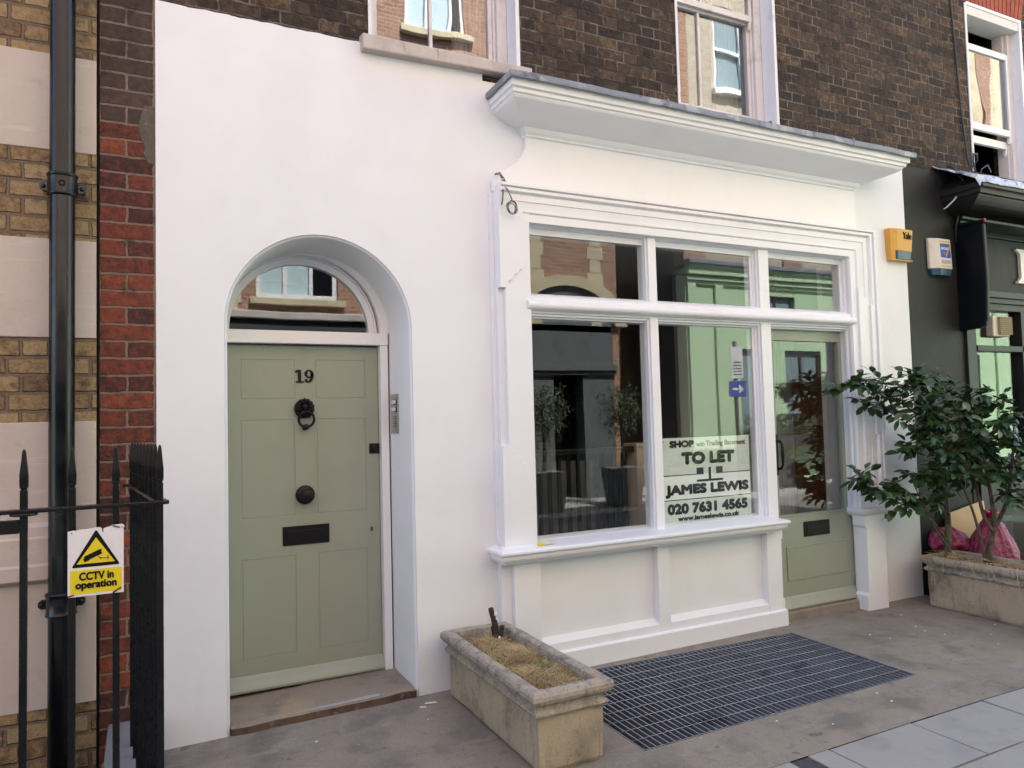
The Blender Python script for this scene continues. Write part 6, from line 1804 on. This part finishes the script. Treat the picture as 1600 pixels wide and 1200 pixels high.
# arched dark entrance
ECX, EZ = 7.72, 3.55
def far_ring(cx, cz, r0, r1, y0, y1, mt, nm, par, sz=0.72):
    mb = MB()
    a = [(p[0], cz + (p[1] - cz) * sz) for p in arc(cx, cz, r0, 180, 0, 28)]; b = [(p[0], cz + (p[1] - cz) * sz) for p in arc(cx, cz, r1, 180, 0, 28)]
    for i in range(28): mb.prism([a[i], a[i + 1], b[i + 1], b[i]], 'y', y0, y1)
    mb.build(nm, mt, par)
far_ring(ECX, EZ, 1.12, 1.42, FY - .1, FY + .10, M['quoin'], 'arch_moulding', rb)
mb = MB(); mb.prism([(p[0], EZ + (p[1] - EZ) * .72) for p in arc(ECX, EZ, 1.12, 180, 0, 28)], 'y', FY - .1, FY + .012); mb.build('tympanum', M['midgrey'], rb)
mb = MB()
mb.box(6.27, 7.35, FY - .3, FY - .0, -.02, 3.55); mb.box(8.05, 8.8, FY - .3, FY - .0, -.02, 3.55); mb.box(7.35, 8.05, FY - .3, FY, 2.75, 3.55)
mb.build('entrance_wall', M['midgrey'], rb)
mb = MB(); mb.box(6.25, 8.85, FY, FY + .12, 2.60, 2.74); mb.box(6.25, 8.85, FY, FY + .07, 2.52, 2.60); mb.build('string_course', M['midgrey'], rb, bevel=.01)
mb = MB(); mb.box(7.35, 8.05, FY - .9, FY - .85, -.02, 2.75); mb.box(7.30, 7.35, FY - .9, FY - .3, -.02, 2.75); mb.box(8.05, 8.10, FY - .9, FY - .3, -.02, 2.75); mb.build('entrance_door', M['navy'], rb)
mb = MB(); mb.box(8.81, 8.97, FY - .3, FY - .005, -.02, 3.5); mb.build('brick_pier', M['redbrick'], rb)
mb = MB(); mb.box(-12, 9, FY - 7, FY - .95, -.1, 14.7); mb.build('roof', M['roofing'], rb)

bb = thing('brown_brick_building', (9.9, FY - 2, 0), 'set back brown brick building across the street', 'house')
far_wall(bb, 'brick_wall', M['brownbrick'], 9.0, 10.9, -.1, 14.0, FY - 1.9, [(9.5, 10.4, 4.2, 5.9)])
mb = MB(); mb.box(9.4, 10.5, FY - 2.3, FY - 2.1, 4.1, 6.0); mb.build('pane', M['blindblue'], bb)

mg = thing('green_stucco_house', (17, FY, 0), 'pale green stucco house with a cornice across the street', 'house')
gw = [(12.35, 13.35, 1.15, 3.15), (13.9, 15.1, 1.15, 3.15), (17.2, 18.6, 1.15, 3.15), (20.2, 21.6, 1.15, 3.15), (23.4, 24.8, 1.15, 3.15), (13.0, 14.2, 3.9, 4.45), (26.5, 28, 1.15, 3.15)]
far_wall(mg, 'stucco_wall', M['mint'], 10.8, 32, -.05, 4.95, FY, gw)
for (a, b, c, d) in gw:
    mb = MB()
    for q in ((a, a + .07, c, d), (b - .07, b, c, d), (a + .07, b - .07, c, c + .08), (a + .07, b - .07, d - .08, d), ((a + b) / 2 - .03, (a + b) / 2 + .03, c + .08, d - .08)):
        mb.box(q[0], q[1], FY - .14, FY - .06, q[2], q[3])
    mb.build('window_frame', M['darkgrey'], mg)
    mb = MB(); mb.box(a + .05, b - .05, FY - .115, FY - .105, c + .05, d - .05); mb.build('pane', M['blindblue'], mg)
mb = MB()
for z0, z1, pj in ((4.60, 4.68, .05), (4.68, 4.78, .10), (4.80, 4.95, .16), (4.95, 5.02, .20), (0.0, .45, .05)): mb.box(10.8, 32, FY, FY + pj, z0, z1)
for x in (10.95, 11.75, 15.7, 16.5, 19.2, 22.4, 25.6): mb.box(x - .12, x + .12, FY, FY + .07, .45, 4.60)
for (a, b, c, d) in gw: mb.box(a - .1, b + .1, FY, FY + .14, c - .1, c)
mb.build('stucco_moulding', M['mint'], mg, bevel=.01)
mb = MB(); mb.box(10.75, 32, FY - .3, FY + .26, 5.02, 5.12); mb.build('lead_flashing', M['lead'], mg, bevel=.01)
uw = [(12.2, 13.4, 5.9, 7.8), (15, 16.2, 5.9, 7.8), (12.35, 13.3, 9.5, 11.6), (15.2, 16.2, 9.5, 11.6)]
far_wall(mg, 'brick_wall', M['palebrick'], 10.8, 18.5, 5.12, 14.6, FY - .05, uw)
mb = MB(); mb.box(10.8, 11.45, FY - .1, FY + .0, 5.12, 14.6); mb.box(13.9, 14.5, FY - .1, FY - .0, 5.12, 14.6); mb.build('brick_pier', M['redbrick'], mg)
for (a, b, c, d) in uw[2:]:
    mb = MB(); mb.box(a, b, FY - .25, FY - .2, c, d); mb.build('pane', M['blindblue'], mg)
    mb = MB()
    for q in ((a, a + .09, c, d), (b - .09, b, c, d), (a + .09, b - .09, c, c + .1), (a + .09, b - .09, d - .1, d), (a + .09, b - .09, (c + d) / 2 - .04, (c + d) / 2 + .04)): mb.box(q[0], q[1], FY - .18, FY - .1, q[2], q[3])
    mb.box(a - .1, b + .1, FY - .05, FY + .1, c - .14, c); mb.build('window_frame', M['fleckwhite'], mg)
far_wall(mg, 'stucco_wall', M['quoin'], 18.5, 32, 5.12, 14.6, FY - .05, [(20, 21.2, 5.9, 7.8), (23, 24.2, 5.9, 7.8), (26, 27.2, 5.9, 7.8)])
mb = MB(); mb.box(22.55, 23.0, FY - .1, FY - .02, 7.9, 14.6); mb.box(18.4, 19.3, FY - .1, FY + .05, 5.12, 14.6); mb.build('brick_pier', M['redbrick'], mg)
for x in (12.2, 15, 20, 23, 26):
    mb = MB(); mb.box(x, x + 1.2, FY - .2, FY - .15, 5.9, 7.8); mb.build('pane', M['blindblue'], mg)
    mb = MB()
    for q in ((x, x + .08, 5.9, 7.8), (x + 1.12, x + 1.2, 5.9, 7.8), (x + .08, x + 1.12, 5.9, 6.0), (x + .08, x + 1.12, 6.82, 6.9)): mb.box(q[0], q[1], FY - .15, FY - .08, q[2], q[3])
    mb.build('window_frame', M['fleckwhite'], mg)
mb = MB(); mb.box(10.8, 32, FY - 6, FY - .35, -.1, 14.7); mb.build('roof', M['roofing'], mg)

def far_tree(x, y, seed, lab):
    root = thing('potted_tree', (x, y, -.02), lab, 'potted tree', 'potted trees across the street')
    mb = MB()
    mb.hexa([(x - .24, y - .24, -.02), (x + .24, y - .24, -.02), (x + .24, y + .24, -.02), (x - .24, y + .24, -.02)], [(x - .31, y - .31, .70), (x + .31, y - .31, .70), (x + .31, y + .31, .70), (x - .31, y + .31, .70)])
    mb.build('pot', M['zinc'], root, bevel=.015)
    mb = MB(); mb.tube([(x, y, .7), (x + .02, y, 1.1), (x - .01, y, 1.6), (x, y, 2.0)], [.04, .035, .03, .015], 8); mb.build('trunk', M['bark'], root)
    rnd = random.Random(seed)
    vs, fs = [], []
    for _ in range(1700):
        u = Vector((rnd.gauss(0, 1), rnd.gauss(0, 1), rnd.gauss(0, 1))).normalized()
        c = Vector((x, y, 1.75)) + Vector((u.x * .58, u.y * .55, u.z * .72)) * rnd.random() ** .45 * (0.75 + .5 * noise.noise(u * 2.2 + Vector((seed, 0, 0))))
        a = Vector((rnd.gauss(0, 1), rnd.gauss(0, 1), rnd.gauss(0, 1))).normalized() * rnd.uniform(.025, .045)
        b = a.cross(Vector((rnd.gauss(0, 1), rnd.gauss(0, 1), rnd.gauss(0, 1)))).normalized() * .013
        k0 = len(vs); vs += [c - a, c + b, c + a, c - b]; fs.append((k0, k0 + 1, k0 + 2, k0 + 3))
    mb = MB(); mb.add(vs, fs); mb.build('crown', M['olive'], root, weld=True)
far_tree(6.35, -7.35, 3, 'small olive tree in a grey pot left of the dark entrance across the street')
far_tree(8.0, -7.3, 8, 'small olive tree in a grey pot right of the dark entrance across the street')

rnd = random.Random(14)
vs, fs = [], []
for _ in range(3600):
    c = Vector((rnd.uniform(12.2, 15.2), FY + .32 + rnd.uniform(-.16, .2), 1.1 + rnd.uniform(0, .5)))
    a = Vector((rnd.gauss(0, 1), rnd.gauss(0, 1), rnd.gauss(0, 1))).normalized() * .03
    b = a.cross(Vector((rnd.gauss(0, 1), rnd.gauss(0, 1), 1))).normalized() * .018
    k0 = len(vs); vs += [c - a, c + b, c + a, c - b]; fs.append((k0, k0 + 1, k0 + 2, k0 + 3))
hg = thing('window_box_hedge', (13.7, FY + .3, .9), 'clipped hedge in a window box on the green house across the street', 'hedge')
mb = MB(); mb.add(vs, fs); mb.build('foliage', M['hedge'], hg, weld=True)
mb = MB(); mb.box(12.2, 15.2, FY + .1, FY + .55, .85, 1.1); mb.build('window_box', M['darkgrey'], hg, bevel=.01)

rnd = random.Random(15)
vs, fs = [], []
for _ in range(4200):
    c = Vector((rnd.uniform(9.3, 12.9), -7.75 + rnd.uniform(-.2, .2), .55 + rnd.uniform(0, .36)))
    a = Vector((rnd.gauss(0, 1), rnd.gauss(0, 1), rnd.gauss(0, 1))).normalized() * .03
    b = a.cross(Vector((rnd.gauss(0, 1), rnd.gauss(0, 1), 1))).normalized() * .018
    k0 = len(vs); vs += [c - a, c + b, c + a, c - b]; fs.append((k0, k0 + 1, k0 + 2, k0 + 3))
lt = thing('hedge_trough', (11.1, -7.75, -.02), 'long dark trough of low hedge on the pavement before the green house across the street', 'hedge')  # added to mask the bright strip reflected over the to-let board
mb = MB(); mb.add(vs, fs); mb.build('foliage', M['hedge'], lt, weld=True)
mb = MB(); mb.box(9.3, 12.9, -7.97, -7.53, -.02, .58); mb.build('trough', M['darkgrey'], lt, bevel=.01)

sg = thing('street_sign_post', (10.55, -6.95, 0), 'grey street post with a parking plate and a blue arrow sign across the street', 'sign')
mb = MB(); mb.tube([(10.55, -6.95, -.02), (10.55, -6.95, 3.1)], .038, 14); mb.build('post', M['darkgrey'], sg)
mb = MB(); mb.box(10.40, 10.70, -6.91, -6.90, 2.35, 2.98); mb.build('parking_plate', M['fleckwhite'], sg, bevel=.004)
mb = MB()
for i in range(5): mb.box(10.44, 10.66, -6.90, -6.898, 2.42 + i * .06, 2.44 + i * .06)
mb.build('plate_print', M['ink'], sg)
mb = MB(); mb.box(10.34, 10.76, -6.91, -6.90, 1.98, 2.30); mb.build('arrow_plate', M['stickerblue'], sg, bevel=.004)
mb = MB(); mb.box(10.42, 10.58, -6.90, -6.897, 2.12, 2.16); mb.prism([(10.58, 2.05), (10.70, 2.14), (10.58, 2.23)], 'y', -6.90, -6.897); mb.build('plate_print', M['whiteprint'], sg)
